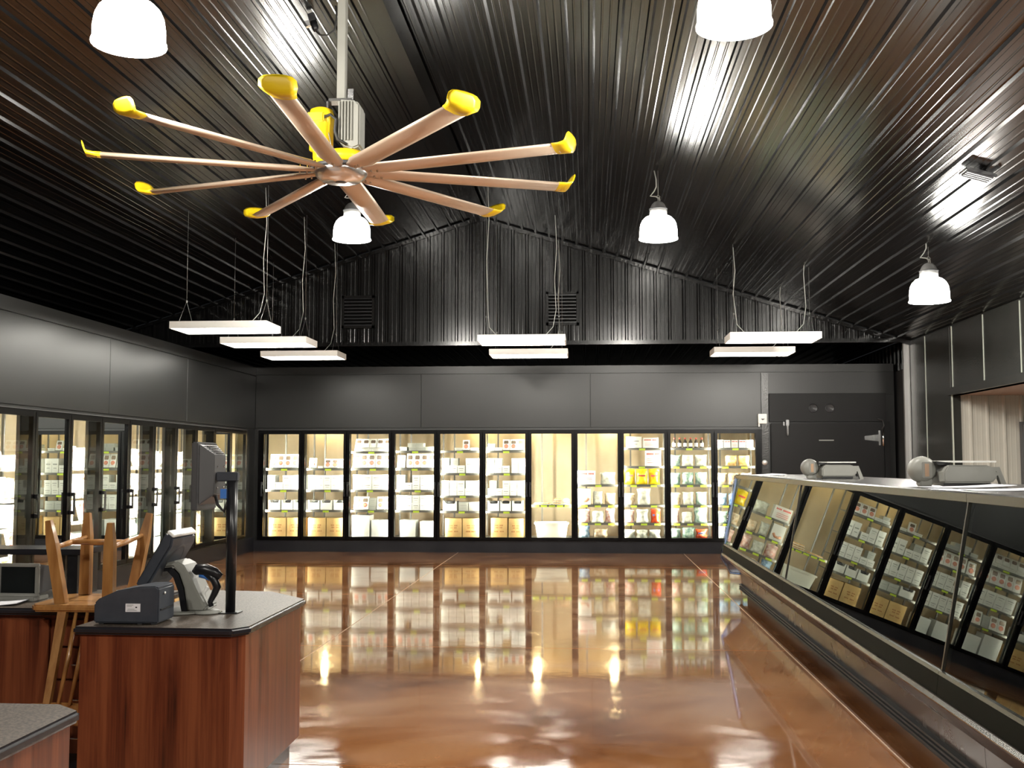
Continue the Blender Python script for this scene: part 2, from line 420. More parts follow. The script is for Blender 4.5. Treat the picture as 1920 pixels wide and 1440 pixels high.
for i, x in enumerate((-4.75, -1.95, -.92, .44)):
    t = thing('vapor_lamp', 'warm jar lamp on the freezer room ceiling behind the %s glass door' % ORD[(2, 5, 7, 8)[i]], 'lamp', (x, YB + 1.32, 2.16), group='jar lamps inside the back freezer room')
    MB().lathe([(0, -.065), (.035, -.055), (.05, -.02), (.05, .04), (.045, .06), (0, .06)], 14).obj('bulb', vapglow, t)
    MB().lathe([(.055, .06), (.06, .08), (.05, .12), (.02, .13), (.02, .47), (0, .47)], 14).obj('socket', galv, t)
for nm, (x, y), (sx, sy) in (('freezer_room_fill', (XL - 1.1, 14.0), (.12, 7.0)),):
    al = bpy.data.lights.new(nm, 'AREA'); al.shape = 'RECTANGLE'; al.size = sx; al.size_y = sy; al.energy = 28; al.color = (1, .93, .76)  # unseen area light added to brighten the left freezer lining
    ao = bpy.data.objects.new(nm, al); COL.objects.link(ao); ao.location = (x, y, 2.58)
# ------------------------------------------------------------------ freezer door banks
HANDLE = MB()
HANDLE.box(-.012, .012, -.05, -.035, -.11, .11)
for s_ in (-1, 1): HANDLE.add([(-.012, 0, s_ * .075), (.012, 0, s_ * .075), (.012, 0, s_ * .12), (-.012, 0, s_ * .12), (-.012, -.05, s_ * .085), (.012, -.05, s_ * .085), (.012, -.05, s_ * .12), (-.012, -.05, s_ * .12)], [(0, 1, 2, 3), (4, 7, 6, 5), (0, 4, 5, 1), (1, 5, 6, 2), (2, 6, 7, 3), (3, 7, 4, 0)])
HANDLE = HANDLE.mesh('handle', blackpl)
def door_bank(name, label, edges, z0, z1, M, hside):
    """edges: list of positions along the wall. local frame: x along the wall, y into the freezer, z up"""
    t = thing(name, label, 'freezer')
    t.matrix_world = M
    a, b = edges[0], edges[-1]
    fr = MB()
    fr.box(a - .05, a + .005, -.03, .10, z0, z1).box(b - .005, b + .05, -.03, .10, z0, z1).box(a + .005, b - .005, -.03, .10, z1 - .055, z1).box(a + .005, b - .005, -.03, .10, z0, z0 + .03)
    for e in edges[1:-1]: fr.box(e - .028, e + .028, 0, .10, z0 + .03, z1 - .055)
    fr.obj('frame', freezerframe, t)
    MB().box(a - .06, b + .06, -.042, -.03, z1 - .008, z1).obj('trim_strip', greydk, t)
    for i in range(len(edges) - 1):
        l, r = edges[i] + .006, edges[i + 1] - .006
        d = MB(); zz0, zz1 = z0 + .012, z1 - .03
        st = .046
        d.box(l, l + st, -.05, -.004, zz0, zz1).box(r - st, r, -.05, -.004, zz0, zz1).box(l + st, r - st, -.05, -.004, zz1 - st, zz1).box(l + st, r - st, -.05, -.004, zz0, zz0 + st)
        dr = d.obj('door', freezerframe, t)
        MB().add([(l + st, -.026, zz0 + st), (r - st, -.026, zz0 + st), (r - st, -.026, zz1 - st), (l + st, -.026, zz1 - st)], [(0, 1, 2, 3)]).obj('glass_pane', doorglass, dr)
        hx = l + st / 2 if hside(i) else r - st / 2
        link('handle', HANDLE, dr, loc=(hx, -.05, 1.05))
    for i, e in enumerate(edges):
        MB().box(e - .011, e + .011, .116, .130, z0 + .10, z1 - .12).obj('light_tube', ledglow, t)
        MB().box(e - .040, e + .040, .100, .106, z0 + .05, z1 - .06).box(e - .040, e - .036, .106, .134, z0 + .05, z1 - .06).box(e + .036, e + .040, .106, .134, z0 + .05, z1 - .06).obj('tube_shroud', greydk, t)  # added shroud that hides the tubes from oblique views
    return t
bedges = [FX0 + .01] + [m for m in mull[0:]] + [FX1 - .0]
bedges = [-5.56 + .0] + mull[:] + [2.80]
door_bank('glass_door_freezer', 'long black framed freezer with eleven glass doors across the back wall', bedges, FZ0, FZ1, Matrix.Translation((0, YB, 0)), lambda i: i % 2 == 0)
ML = Matrix.Translation((XL, 0, 0)) @ Matrix.Rotation(PI / 2, 4, 'Z')
ledges = [GY0 + .02, lmull[0] - PIT] + lmull[:-1] + [17.78]
door_bank('glass_door_freezer', 'long black framed freezer with glass doors down the left wall', ledges, .26, 2.04, ML, lambda i: True)

# ------------------------------------------------------------------ products
def box_mesh(nm, w, d, h, m, lid=True):
    b = MB().box(-w / 2, w / 2, 0, d, 0, h * (.80 if lid else 1))
    if lid: b.box(-w / 2 - .002, w / 2 + .002, -.002, d + .002, h * .78, h)
    return b.mesh(nm, m)
def mk_carton(w, h, kind='w'):
    key = ('c', w, h, kind)
    if key not in PRO:
        PRO[key] = box_mesh('carton', w, .24, h, carton if kind == 'w' else cartong)
        PRO[key + ('p',)] = MB().box(-w * .32, w * .32, -.004, -.0015, h * .55, h * .64).box(-w * .22, w * .22, -.004, -.0015, h * .3, h * .35).mesh('print', greypr)
    return [('carton', PRO[key]), ('print', PRO[key + ('p',)])]
PRO = {}
def bag_mesh(w, h, d, seed):
    rnd = random.Random(seed); nu, nv = 9, 8; vs = []; fs = []
    ph = [rnd.uniform(0, 6) for _ in range(4)]
    for side in (-1, 1):
        for j in range(nv + 1):
            for i in range(nu + 1):
                u, v = i / nu, j / nv
                env = (math.sin(PI * u) ** .5) * (math.sin(PI * min(1, v * .94 + .10)) ** .6 if v < 1 else 0)
                if v > .86: env *= .35
                th = d / 2 * env * (1 + .22 * math.sin(7 * u + ph[0] + 3 * v) + .15 * math.sin(11 * v + ph[1]))
                wx = (1 - .10 * math.sin(PI * v) + .04 * math.sin(9 * v + ph[2]))
                z = h * (v * (1 - .04 * abs(math.sin(4 * u + ph[3]))) )
                vs.append(((u - .5) * w * wx, d / 2 + side * th, z))
    n = (nu + 1) * (nv + 1)
    for s_ in range(2):
        for j in range(nv):
            for i in range(nu):
                a = s_ * n + j * (nu + 1) + i
                fs.append((a, a + 1, a + nu + 2, a + nu + 1))
    for j in range(nv):
        for i in (0, nu):
            a = j * (nu + 1) + i; fs.append((a, a + nu + 1, n + a + nu + 1, n + a))
    for i in range(nu):
        fs.append((i, i + 1, n + i + 1, n + i)); a = nv * (nu + 1) + i; fs.append((a, a + 1, n + a + 1, n + a))
    return vs, fs
def mk(kind, w, h, arg=None):
    """list of (name, mesh): the first is the thing's own body, the rest are parts"""
    key = (kind, w, h, arg)
    if key in PRO: return PRO[key]
    if kind in 'WG':
        r = mk_carton(w, h, 'w' if kind == 'W' else 'g')
    elif kind == 'M':      # windowed sleeve leaning back
        R = Matrix.Rotation(-.32, 4, 'X')
        b = MB().box(-w / 2, w / 2, 0, .04, 0, h, M=R)
        p1 = MB().prism([(x * w, h * (.72 + z * .14)) for x, z in ((-.30, -1), (.30, -1), (.34, 0), (.28, 1), (-.28, 1), (-.34, 0))], -.004, .0, 'y')
        p1.v = [tuple(R @ Vector(v)) for v in p1.v]
        rr = w * .30
        p2 = MB().prism([(rr * math.cos(a), h * .34 + rr * 1.05 * math.sin(a)) for a in [2 * PI * i / 14 for i in range(14)]], -.006, .0, 'y')
        p2.v = [tuple(R @ Vector(v)) for v in p2.v]
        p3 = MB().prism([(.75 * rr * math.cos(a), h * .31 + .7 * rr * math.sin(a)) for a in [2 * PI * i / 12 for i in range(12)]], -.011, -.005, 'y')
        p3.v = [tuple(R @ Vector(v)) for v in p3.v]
        r = [('meat_sleeve', b.mesh('sleeve', carton)), ('window', p1.mesh('window', packwin)), ('patty', p2.mesh('patty', meatred)), ('tan_disc', p3.mesh('disc', meattan))]  # last one is a smaller tan disc raised on the red patty
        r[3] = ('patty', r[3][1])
    elif kind == 'm':      # small sleeve with one window
        R = Matrix.Rotation(-.5, 4, 'X')
        b = MB().box(-w / 2, w / 2, 0, .04, 0, h, M=R)
        p1 = MB().prism([(x * w, h * (.66 + z * .17)) for x, z in ((-.30, -1), (.30, -1), (.36, 0), (.28, 1), (-.28, 1), (-.36, 0))], -.004, .0, 'y')
        p1.v = [tuple(R @ Vector(v)) for v in p1.v]
        r = [('meat_sleeve', b.mesh('sleeve', carton)), ('window', p1.mesh('window', packwin))]
    elif kind == 'B':      # kraft case with flaps and tape
        b = MB().box(-w / 2, w / 2, 0, .34, 0, h)
        fl = MB().box(-w / 2, w / 2, -.003, .166, h, h + .004).box(-w / 2, w / 2, .174, .343, h, h + .004)
        p = MB()
        for zz, ww in ((.62, .5), (.50, .42), (.30, .6)):
            n = 7
            for i in range(n):
                if i != 3: p.box(-w * ww / 2 + w * ww * i / n, -w * ww / 2 + w * ww * (i + .7) / n, -.004, -.001, h * zz - .010, h * zz + .010)
        r = [('cardboard_case', b.mesh('case', kraft)), ('flap', fl.mesh('flap', kraft)), ('print', p.mesh('print', brpr))]
    elif kind == 'L':      # large white case with hand hole
        b = MB().box(-w / 2, w / 2, 0, .36, 0, h * .9).box(-w / 2 - .003, w / 2 + .003, -.003, .363, h * .55, h)
        p = MB().prism([(.04 * math.cos(a), .10 + .02 * math.sin(a)) for a in [2 * PI * i / 10 for i in range(10)]], h, h + .002, 'z')
        r = [('white_case', b.mesh('case', carton)), ('hand_hole', p.mesh('hole', packwin))]
    elif kind == 'T':      # open tray with scooped front, dark packs inside
        b = MB()
        pr = [(-w / 2, 0), (w / 2, 0), (w / 2, h), (w * .40, h), (w * .32, h * .72), (-w * .32, h * .72), (-w * .40, h), (-w / 2, h)]
        b.prism(pr, 0, .006, 'y').prism(pr, .26, .266, 'y').box(-w / 2, -w / 2 + .005, 0, .26, 0, h).box(w / 2 - .005, w / 2, 0, .26, 0, h).box(-w / 2, w / 2, 0, .26, 0, .006)
        p = MB().lathe([(0, 0), (w * .30, 0), (w * .33, .02), (w * .25, .045), (0, .05)], 10, (0, .12, h * .72), M=Matrix.Diagonal((1, .5, 1, 1)))
        r = [('open_carton', b.mesh('tray', carton)), ('pack', p.mesh('pack', greydk))]
    elif kind == 'K':
        vs, fs = bag_mesh(w, h, .13, sum(map(ord, str(arg))) + int(w * 1000) + int(h * 1000))
        r = [('frozen_food_bag', MB().add(vs, fs, True).mesh('bag', bags[arg.split('/')[0]]))]
        p = MB().box(-w * .30, w * .30, -.004, .008, h * .50, h * .60) if arg.startswith(('yellow', 'red')) else None
        if p: r.append(('print', p.mesh('print', redpr if arg.startswith('yellow') else bluepr)))
    elif kind == 'O':      # bottle
        b = MB().lathe([(w * .46, 0), (w * .5, .006), (w * .5, h * .55), (w * .38, h * .68), (w * .2, h * .78), (w * .19, h * .9), (0, h * .9)], 12, (0, w / 2, 0))
        l_ = MB().lathe([(w * .515, h * .12), (w * .515, h * .48)], 12, (0, w / 2, 0), closed=True)
        c = MB().lathe([(w * .24, h * .86), (w * .24, h), (0, h)], 10, (0, w / 2, 0))
        r = [('sauce_bottle', b.mesh('bottle', mat('bottle glass %s' % arg, (.05, .04, .035), .12))), ('bottle_label', l_.mesh('label', paper)), ('cap', c.mesh('cap', redpr if arg == 'red' else blackpl))]
    elif kind == 'P':      # pizza on a board
        b = MB().lathe([(w * .5, 0), (w * .5, .008), (0, .008)], 20, (0, w / 2, 0))
        p = MB().lathe([(w * .44, .008), (w * .47, .02), (w * .42, .032), (w * .36, .024), (0, .026)], 20, (0, w / 2, 0))
        r = [('boxed_pizza', b.mesh('board', carton)), ('crust', p.mesh('crust', crust))]
    elif kind == 'U':      # storage tub
        b = MB()
        o = [(-w / 2, 0, h), (w / 2, 0, h), (w / 2, .40, h), (-w / 2, .40, h)]; i_ = [(-w * .44, .03, 0), (w * .44, .03, 0), (w * .44, .37, 0), (-w * .44, .37, 0)]
        b.add(o + i_, [(4, 5, 6, 7), (0, 1, 5, 4), (1, 2, 6, 5), (2, 3, 7, 6), (3, 0, 4, 7)])
        q = MB().box(-w / 2 - .015, w / 2 + .015, -.015, .012, h - .03, h).box(-w / 2 - .015, w / 2 + .015, .39, .415, h - .03, h).box(-w / 2 - .015, -w / 2 + .012, 0, .4, h - .03, h).box(w / 2 - .012, w / 2 + .015, 0, .4, h - .03, h)
        r = [('storage_tub', b.mesh('tub', tubm)), ('rim', q.mesh('rim', tubm))]
    elif kind == 'S':      # flat box with printed sausage
        b = MB().box(-w / 2, w / 2, 0, .2, 0, h)
        p = MB().tube([(-w * .32, -.006, h * .30), (-w * .1, -.012, h * .22), (w * .15, -.012, h * .25), (w * .33, -.006, h * .42)], .022, 8)
        r = [('food_box', b.mesh('box', carton)), ('printed_sausage', p.mesh('sausage', meattan))]
    elif kind == 'R':      # box with a red line of print
        b = MB().box(-w / 2, w / 2, 0, .25, 0, h)
        p = MB(); n = 11
        for i in range(n):
            if i != 6: p.box(-w * .42 + w * .84 * i / n, -w * .42 + w * .84 * (i + .72) / n, -.004, -.001, h * .72, h * .84)
        for q in range(3): p.box(-w * .38, w * .3, -.004, -.001, h * (.2 + q * .13), h * (.225 + q * .13))
        r = [('printed_box', b.mesh('box', carton)), ('print', p.mesh('print', redpr))]
    elif kind == 'F':      # foam tray of meat standing up
        R = Matrix.Rotation(-.25, 4, 'X')
        b = MB().box(-w / 2, w / 2, 0, .02, 0, h, M=R)
        p = MB().prism([(w * .38 * math.cos(a) * (1 + .12 * math.sin(3 * a)), h * .5 + h * .36 * math.sin(a)) for a in [2 * PI * i / 14 for i in range(14)]], -.022, 0, 'y')
        p.v = [tuple(R @ Vector(v)) for v in p.v]
        r = [('meat_tray', b.mesh('tray', foam)), ('meat', p.mesh('meat', meatred if arg == 'red' else meattan))]
    PRO[key] = r
    return r
DESC = {'W': ('white carton', 'carton'), 'G': ('grey carton', 'carton'), 'M': ('white meat sleeve with two windows', 'meat pack'), 'm': ('small white sleeve with one window', 'meat pack'),
        'B': ('kraft cardboard case', 'box'), 'L': ('large white lidded case', 'box'), 'T': ('white open carton with scooped front', 'carton'), 'O': ('dark sauce bottle', 'bottle'),
        'P': ('round pizza', 'pizza'), 'U': ('milky plastic storage tub', 'tub'), 'S': ('white box picturing a sausage', 'box'), 'R': ('white box with red print', 'box'), 'F': ('foam tray of meat', 'meat pack')}
KD = {'clear': 'frosty clear bag', 'green': 'pale green bag', 'tan': 'tan food bag', 'yellow': 'bright yellow bag', 'orange': 'orange bag', 'pink': 'pinkish bag', 'blue': 'blue tinted bag', 'red': 'red bag with blue print'}
def place(kind, w, h, arg, pos, rz, label_tail, n_of, row, group):
    parts = mk(kind, w, h, arg)
    d, cat = DESC.get(kind, (None, 'bag'))
    if kind == 'K': d = KD[arg.split('/')[0]]
    lab = d + label_tail
    o = thing(parts[0][0], lab, cat, pos, rz, group, me=parts[0][1])
    for nm, me in parts[1:]:
        link(nm, me, o)
    return o
def shelf_unit(label, M, a, b, zs, tags, depth=.62, posts=True):
    t = thing('freezer_shelving', label, 'shelving'); t.matrix_world = M
    for z in zs:
        s_ = MB().box(a, b, .19, .19 + depth, z - .020, z - .008)
        s_.box(a, b, .185, .195, z - .035, z + .003)
        o = s_.obj('shelf', shelfm, t)
        for tx in tags.get(round(z, 3), [(a + b) / 2]):
            MB().box(tx - .052, tx + .052, .176, .184, z - .040, z - .008).obj('price_tag', tagm, o)
    for px in (a + .16, b - .02):
        MB().box(px, px + .025, .19 + depth, .19 + depth + .03, 0, 2.1).obj('post', shelfm, t)
    return t
# shelf contents of the back freezer: z, [(kind, u centre, dz, w, h, arg)], tags
def row(kind, u0, n, w, h, dz=0, arg=None, gap=.004):
    w -= .003 if kind in 'WGMm' else .010; gap += .003 if kind in 'WGMm' else .010
    return [(kind, u0 + w / 2 + i * (w + gap), dz, w, h, arg) for i in range(n)]
BAYS = [
 # 1
 [(1.40, row('M', .03, 5, .122, .24)), (1.035, row('W', .0, 5, .132, .125) + row('W', .0, 1, .132, .12, .125) + row('W', .26, 3, .13, .12, .125)),
  (.69, row('T', .02, 1, .215, .165) + row('T', .245, 2, .205, .165)), (.24, row('B', .03, 2, .31, .31))],
 # 2
 [(1.40, row('M', .01, 1, .13, .17) + row('W', .165, 1, .09, .04) + row('M', .27, 3, .125, .155, .0)), (1.035, row('W', .0, 5, .13, .125) + row('W', .0, 5, .13, .12, .125)),
  (.69, row('T', .0, 2, .215, .165) + row('T', .445, 1, .21, .165)), (.24, row('B', .01, 2, .315, .31))],
 # 3
 [(1.69, row('W', .03, 4, .145, .045) + row('m', .04, 5, .12, .17, .045)), (1.40, row('M', .0, 5, .127, .25)), (1.035, row('W', .01, 4, .16, .125) + row('W', .01, 4, .16, .13, .125)),
  (.69, row('M', .02, 2, .13, .225) + row('G', .29, 1, .12, .10) + row('G', .30, 1, .11, .10, .10) + row('M', .425, 2, .115, .225)), (.24, row('L', .0, 1, .31, .36) + row('L', .335, 1, .31, .28))],
 # 4
 [(1.70, row('G', .05, 1, .12, .065) + row('G', .20, 3, .14, .065) + row('G', .18, 2, .135, .065, .065)), (1.40, row('M', .0, 1, .14, .22) + row('M', .16, 4, .12, .25)),
  (1.035, row('W', .0, 5, .128, .12) + row('W', .0, 1, .14, .13, .12) + row('W', .265, 3, .128, .13, .12)), (.69, row('W', .0, 5, .128, .125) + row('W', .0, 5, .128, .125, .125)),
  (.24, row('L', .06, 1, .27, .28) + row('L', .40, 1, .25, .26))],
 # 5
 [(1.70, row('W', .22, 1, .13, .05) + row('M', .355, 1, .12, .18) + row('W', .485, 1, .13, .05)), (1.32, row('W', .0, 3, .13, .13) + row('W', .0, 1, .13, .12, .13) + row('G', .15, 1, .13, .12, .13) + row('W', .41, 2, .12, .25)),
  (.94, row('W', .0, 5, .128, .12) + row('W', .0, 3, .128, .13, .12) + row('W', .41, 2, .122, .13, .12)), (.68, row('T', .02, 1, .25, .165) + row('G', .29, 2, .17, .15)), (.24, row('B', .06, 2, .295, .31))],
 # 6
 [(1.70, row('W', .0, 2, .13, .055) + row('G', .02, 1, .12, .06, .055) + row('M', .27, 3, .12, .19)), (1.32, row('W', .0, 1, .125, .25) + row('W', .135, 2, .125, .125) + row('W', .135, 1, .125, .125, .125) + row('W', .42, 2, .115, .25)),
  (.94, row('W', .02, 5, .12, .12) + row('G', .05, 1, .12, .13, .12) + row('W', .27, 3, .12, .13, .12)), (.68, row('T', .02, 3, .20, .17)), (.24, row('B', .07, 1, .29, .32) + row('B', .37, 1, .26, .31))],
 # 7
 [(.79, row('P', .01, 1, .32, .03) + row('P', .34, 1, .31, .03) + row('P', .35, 1, .30, .03, .035) + row('P', .36, 1, .28, .03, .07)), (.24, row('U', .05, 1, .56, .25))],
 # 8
 [(1.13, row('R', .0, 1, .31, .23) + row('K', .38, 1, .26, .21, arg='clear/a')), (.79, row('S', .0, 1, .23, .27) + row('K', .25, 1, .18, .23, arg='clear/b') + row('K', .45, 1, .19, .20, arg='tan/b')),
  (.49, row('K', .0, 1, .22, .23, arg='pink/a') + row('K', .23, 1, .22, .2, arg='clear/e') + row('K', .46, 1, .17, .24, arg='pink/b')), (.24, row('K', .01, 1, .20, .20, arg='blue/a') + row('K', .25, 1, .26, .15, arg='tan/k'))],
 # 9
 [(1.745, row('W', .05, 1, .26, .19) + row('R', .33, 1, .27, .17)), (1.44, row('R', .37, 1, .27, .26)), (1.13, row('K', .0, 3, .205, .27, arg='yellow/a')), (.79, row('K', .0, 1, .21, .2, arg='tan/c') + row('K', .22, 1, .24, .28, arg='clear/c')),
  (.49, row('K', .0, 1, .19, .22, arg='pink/c') + row('K', .21, 1, .22, .23, arg='clear/d') + row('K', .45, 1, .18, .24, arg='red/a')), (.24, row('K', .0, 3, .205, .14, arg='clear/f'))],
 # 10
 [(1.745, row('O', .05, 6, .075, .17, arg='red', gap=.017)), (1.44, row('K', .0, 1, .2, .19, arg='green/a') + row('K', .205, 2, .215, .19, arg='clear/g')), (1.13, row('K', .0, 1, .2, .2, arg='green/b') + row('K', .21, 2, .21, .21, arg='green/c')),
  (.79, row('K', .0, 1, .2, .21, arg='tan/d') + row('K', .21, 1, .21, .22, arg='clear/h') + row('K', .43, 1, .20, .22, arg='green/d')), (.49, row('K', .0, 1, .17, .25, arg='pink/d') + row('K', .19, 1, .2, .19, arg='clear/i') + row('K', .40, 1, .23, .27, arg='green/e')),
  (.24, row('K', .0, 1, .19, .16, arg='green/f') + row('K', .2, 1, .22, .18, arg='green/g') + row('K', .43, 1, .2, .15, arg='red/b'))],
 # 11
 [(1.745, row('R', .01, 5, .122, .13)), (1.44, row('K', .16, 2, .21, .18, arg='orange/a')), (1.13, row('K', .0, 3, .2, .2, arg='tan/e')), (.79, row('K', .0, 3, .2, .2, arg='blue/b')), (.49, row('K', .0, 3, .2, .2, arg='green/h')), (.24, row('K', .0, 3, .2, .2, arg='clear/j'))],
]
TAGS = {7: {.79: 5}, 8: {1.13: 1, .79: 3, .49: 3}, 9: {1.13: 2, .79: 2, .49: 3}, 10: {1.44: 3, 1.13: 3, .79: 3, .49: 3}, 11: {1.44: 2, 1.13: 2, .79: 2, .49: 2}}
def stock(bays, edges, M, rz, wallname, s0=.0):
    for bi, bay in enumerate(bays):
        a, b = edges[bi] + .05, edges[bi + 1] - .05
        wd = b - a; sc = 1.0
        zs = [z for z, _ in bay]
        tg = {}
        for z in zs:
            n = TAGS.get(bi + 1, {}).get(z, 1) if wallname == 'back' else 1
            tg[round(z, 3)] = [a + wd * (i + .5) / n + (random.uniform(-.03, .03) if n == 1 else 0) for i in range(n)]
        shelf_unit('grey wire shelving behind the %s door of the %s wall freezer' % (ORD[bi + 1], wallname), M, a - .03, b + .055, zs, tg)
        for si, (z, items) in enumerate(bay):
            cnt = {}
            for it in sorted(items, key=lambda q: (q[2], q[1])):
                kind, u, dz, w_, h_, arg = it
                base = (kind, arg.split('/')[0] if arg else None)
                cnt[base] = cnt.get(base, 0) + 1
                tot = sum(1 for q in items if (q[0], q[5].split('/')[0] if q[5] else None) == base)
                p = M @ Vector((a + u * sc, .208 + random.uniform(0, .012), z + dz + (.001 if dz == 0 else .002) + {'M': .0135, 'm': .021, 'F': .006}.get(kind, 0)))
                tail = ''
                upper = any(abs(q[2] - dz) > .01 and q[0] == kind for q in items)
                if tot > 1:
                    lev = sorted([q for q in items if (q[0], q[5].split('/')[0] if q[5] else None) == base and abs(q[2] - dz) < .01], key=lambda q: q[1])
                    k_ = [q[1] for q in lev].index(u) + 1
                    if len(lev) > 1: tail += ' %s from %s' % (ORD[k_], 'left' if wallname == 'back' else 'front')
                    if upper:
                        lv = sorted({round(q[2], 3) for q in items if q[0] == kind})
                        nm = ('lower', 'upper') if len(lv) == 2 else ('lowest', 'middle', 'topmost')
                        tail += ' in the %s layer' % nm[lv.index(round(dz, 3))]
                tail += ', %s shelf down, %s %s freezer door' % (ORD[si + 1], ORD[bi + 1], wallname)
                jit = random.uniform(-.012, .012) if kind in 'WGBLT' else random.uniform(-.03, .03)
                place(kind, w_, h_, arg, p, rz + (jit * .5 if dz else jit), tail, 0, 0, '%s in the %s wall freezer' % ({'K': 'bags', 'O': 'bottles', 'P': 'pizzas', 'M': 'meat sleeves', 'm': 'meat sleeves', 'F': 'meat trays', 'U': 'tubs'}.get(kind, 'boxes'), wallname))
stock(BAYS, bedges, Matrix.Translation((0, YB, 0)), 0, 'back')
# left wall freezer: doors counted from the camera's end
def rb(z, opts):
    return (z, opts)
LB = []
rnd = random.Random(21)
for bi in range(len(ledges) - 1):
    if bi in (0, 1):
        LB.append(None); continue
    bay = []
    zz = [1.44, 1.12, .82, .54, .28]
    styles = [['F', 'W', 'K', 'K', 'B'], ['W', 'K', 'R', 'F', 'B'], ['R', 'W', 'R', 'F', 'K'], ['W', 'R', 'F', 'W', 'W'], ['F', 'M', 'W', 'K', 'B'], ['M', 'M', 'W', 'K', 'L'], ['K', 'M', 'W', 'W', 'W'], ['K', 'W', 'K', 'W', 'B'], ['W', 'W', 'M', 'K', 'B'], ['M', 'M', 'W', 'K', 'K']]
    st = styles[(bi - 2) % 10]
    for z, s_ in zip(zz, st):
        if s_ == 'W': it = row('W', .0, 4, .155, .13 if z > .3 else .20) + (row('W', .16 * rnd.randint(0, 1), 3, .155, .095, .13) if rnd.random() < .7 and z > .3 else [])
        elif s_ == 'R': it = row('R', .0, 2, .31, .24)
        elif s_ == 'F': it = row('F', .01, 3, .20, .23, arg='red')
        elif s_ == 'K': it = row('K', .0, 3, .205, .22, arg=rnd.choice(['clear/q', 'green/q', 'clear/r', 'tan/q']))
        elif s_ == 'B': it = row('B', .01, 2, .31, .22)
        elif s_ == 'L': it = row('L', .01, 2, .31, .22)
        else: it = row('M', .0, 5, .125, .23)
        bay.append((z, it))
    LB.append(bay)
# the first two doors stand nearer than the picture's edge and are left empty
stock([q for q in LB if q], ledges[2:], ML, PI / 2, 'left')

# ------------------------------------------------------------------ black cooler door at the end of the back wall
DX0, DX1 = 3.0, 4.82
t = thing('walk_in_cooler_door', 'wide black insulated cooler door with chrome latch beside the freezer doors', 'door', (0, YB - .035, 0))
MB().box(DX0, DX1, -.06, 0, .06, 2.15).obj('door_slab', doorblack, t, bevel=.012)
MB().box(DX0 - .02, DX1 + .05, -.035, 0, 2.17, 2.64).obj('head_panel', doorblack, t, bevel=.006)
MB().box(DX1 + .01, DX1 + .10, -.035, 0, .0, 2.17).obj('jamb', doorblack, t)
hd = MB().box(3.235, 3.285, -.11, -.05, 2.10, 2.20).box(3.245, 3.275, -.12, -.10, 1.94, 2.12).box(3.19, 3.215, -.10, -.05, 2.10, 2.17).obj('latch', chrome, t, bevel=.006)
hg = MB().add([(4.50, -.085, 1.87), (4.50, -.085, 1.93), (4.75, -.085, 1.84), (4.75, -.085, 1.96), (4.50, -.06, 1.87), (4.50, -.06, 1.93), (4.75, -.06, 1.84), (4.75, -.06, 1.96)], [(0, 2, 3, 1), (4, 5, 7, 6), (0, 1, 5, 4), (2, 6, 7, 3), (0, 4, 6, 2), (1, 3, 7, 5)]).box(4.72, 4.75, -.10, -.06, 1.78, 2.02).lathe([(.02, 1.77), (.02, 2.03)], 10, (4.80, -.08, 0)).obj('hinge', chrome, t)
MB().box(3.77, 4.01, -.066, -.06, 1.855, 1.872).obj('name_plate', greypr, t)
MB().tube([(4.72, -.05, 2.22), (4.80, -.07, 2.19), (4.82, -.08, 2.1), (4.78, -.07, 2.04)], .012, 8).obj('cable', rubber, t)
for i, x in enumerate((3.69, 3.96)):
    v = thing('round_vent', ['dark round vent over the cooler door, nearer the white switch box', 'dark round vent over the cooler door, nearer the hinge'][i], 'vent', (x, YB - .0715, 2.39))
    R = Matrix.Rotation(PI / 2, 4, 'X')
    MB().lathe([(.075, 0), (.075, .012), (.062, .016), (.055, .006), (0, .006)], 20, M=R).obj('rim', blackpl, v)
    for q in range(-3, 4):
        hw = math.sqrt(max(.0001, .056 ** 2 - (q * .015) ** 2))
        MB().box(-hw, hw, -.012, -.005, q * .015 - .003, q * .015 + .003).obj('slat', greydk, v)
t = thing('switch_box', 'white switch box with a small lever beside the cooler door', 'switch', (2.865, YB - .032, 2.22))
MB().box(-.07, .07, -.06, 0, -.08, .08).obj('body', whitemet, t, bevel=.006)
MB().prism([(-.03, .0), (.035, .0), (.0, -.025)], -.075, -.06, 'y').obj('lever', greydk, t)
MB().box(-.068, -.045, -.04, -.01, -.13, -.08).obj('conduit_stub', whitemet, t)
t = thing('push_knob', 'round white knob low on the strip beside the cooler door', 'knob', (2.90, YB - .03, 1.50))
R = Matrix.Rotation(PI / 2, 4, 'X')
MB().lathe([(.038, 0), (.038, .012), (.024, .02), (.024, .045), (0, .048)], 16, M=R).obj('button', whitemet, t)
MB().lathe([(.048, -.0), (.048, .004), (0, .004)], 16, M=R).obj('plate', galv, t)

# corner post
structure('trim_4', MB().box(XR - .10, XR, YG + .02, YG + .08, 0, ZS).box(XR - .035, XR - .02, YG - .01, YG + .02, 0, ZS - .05), galv)

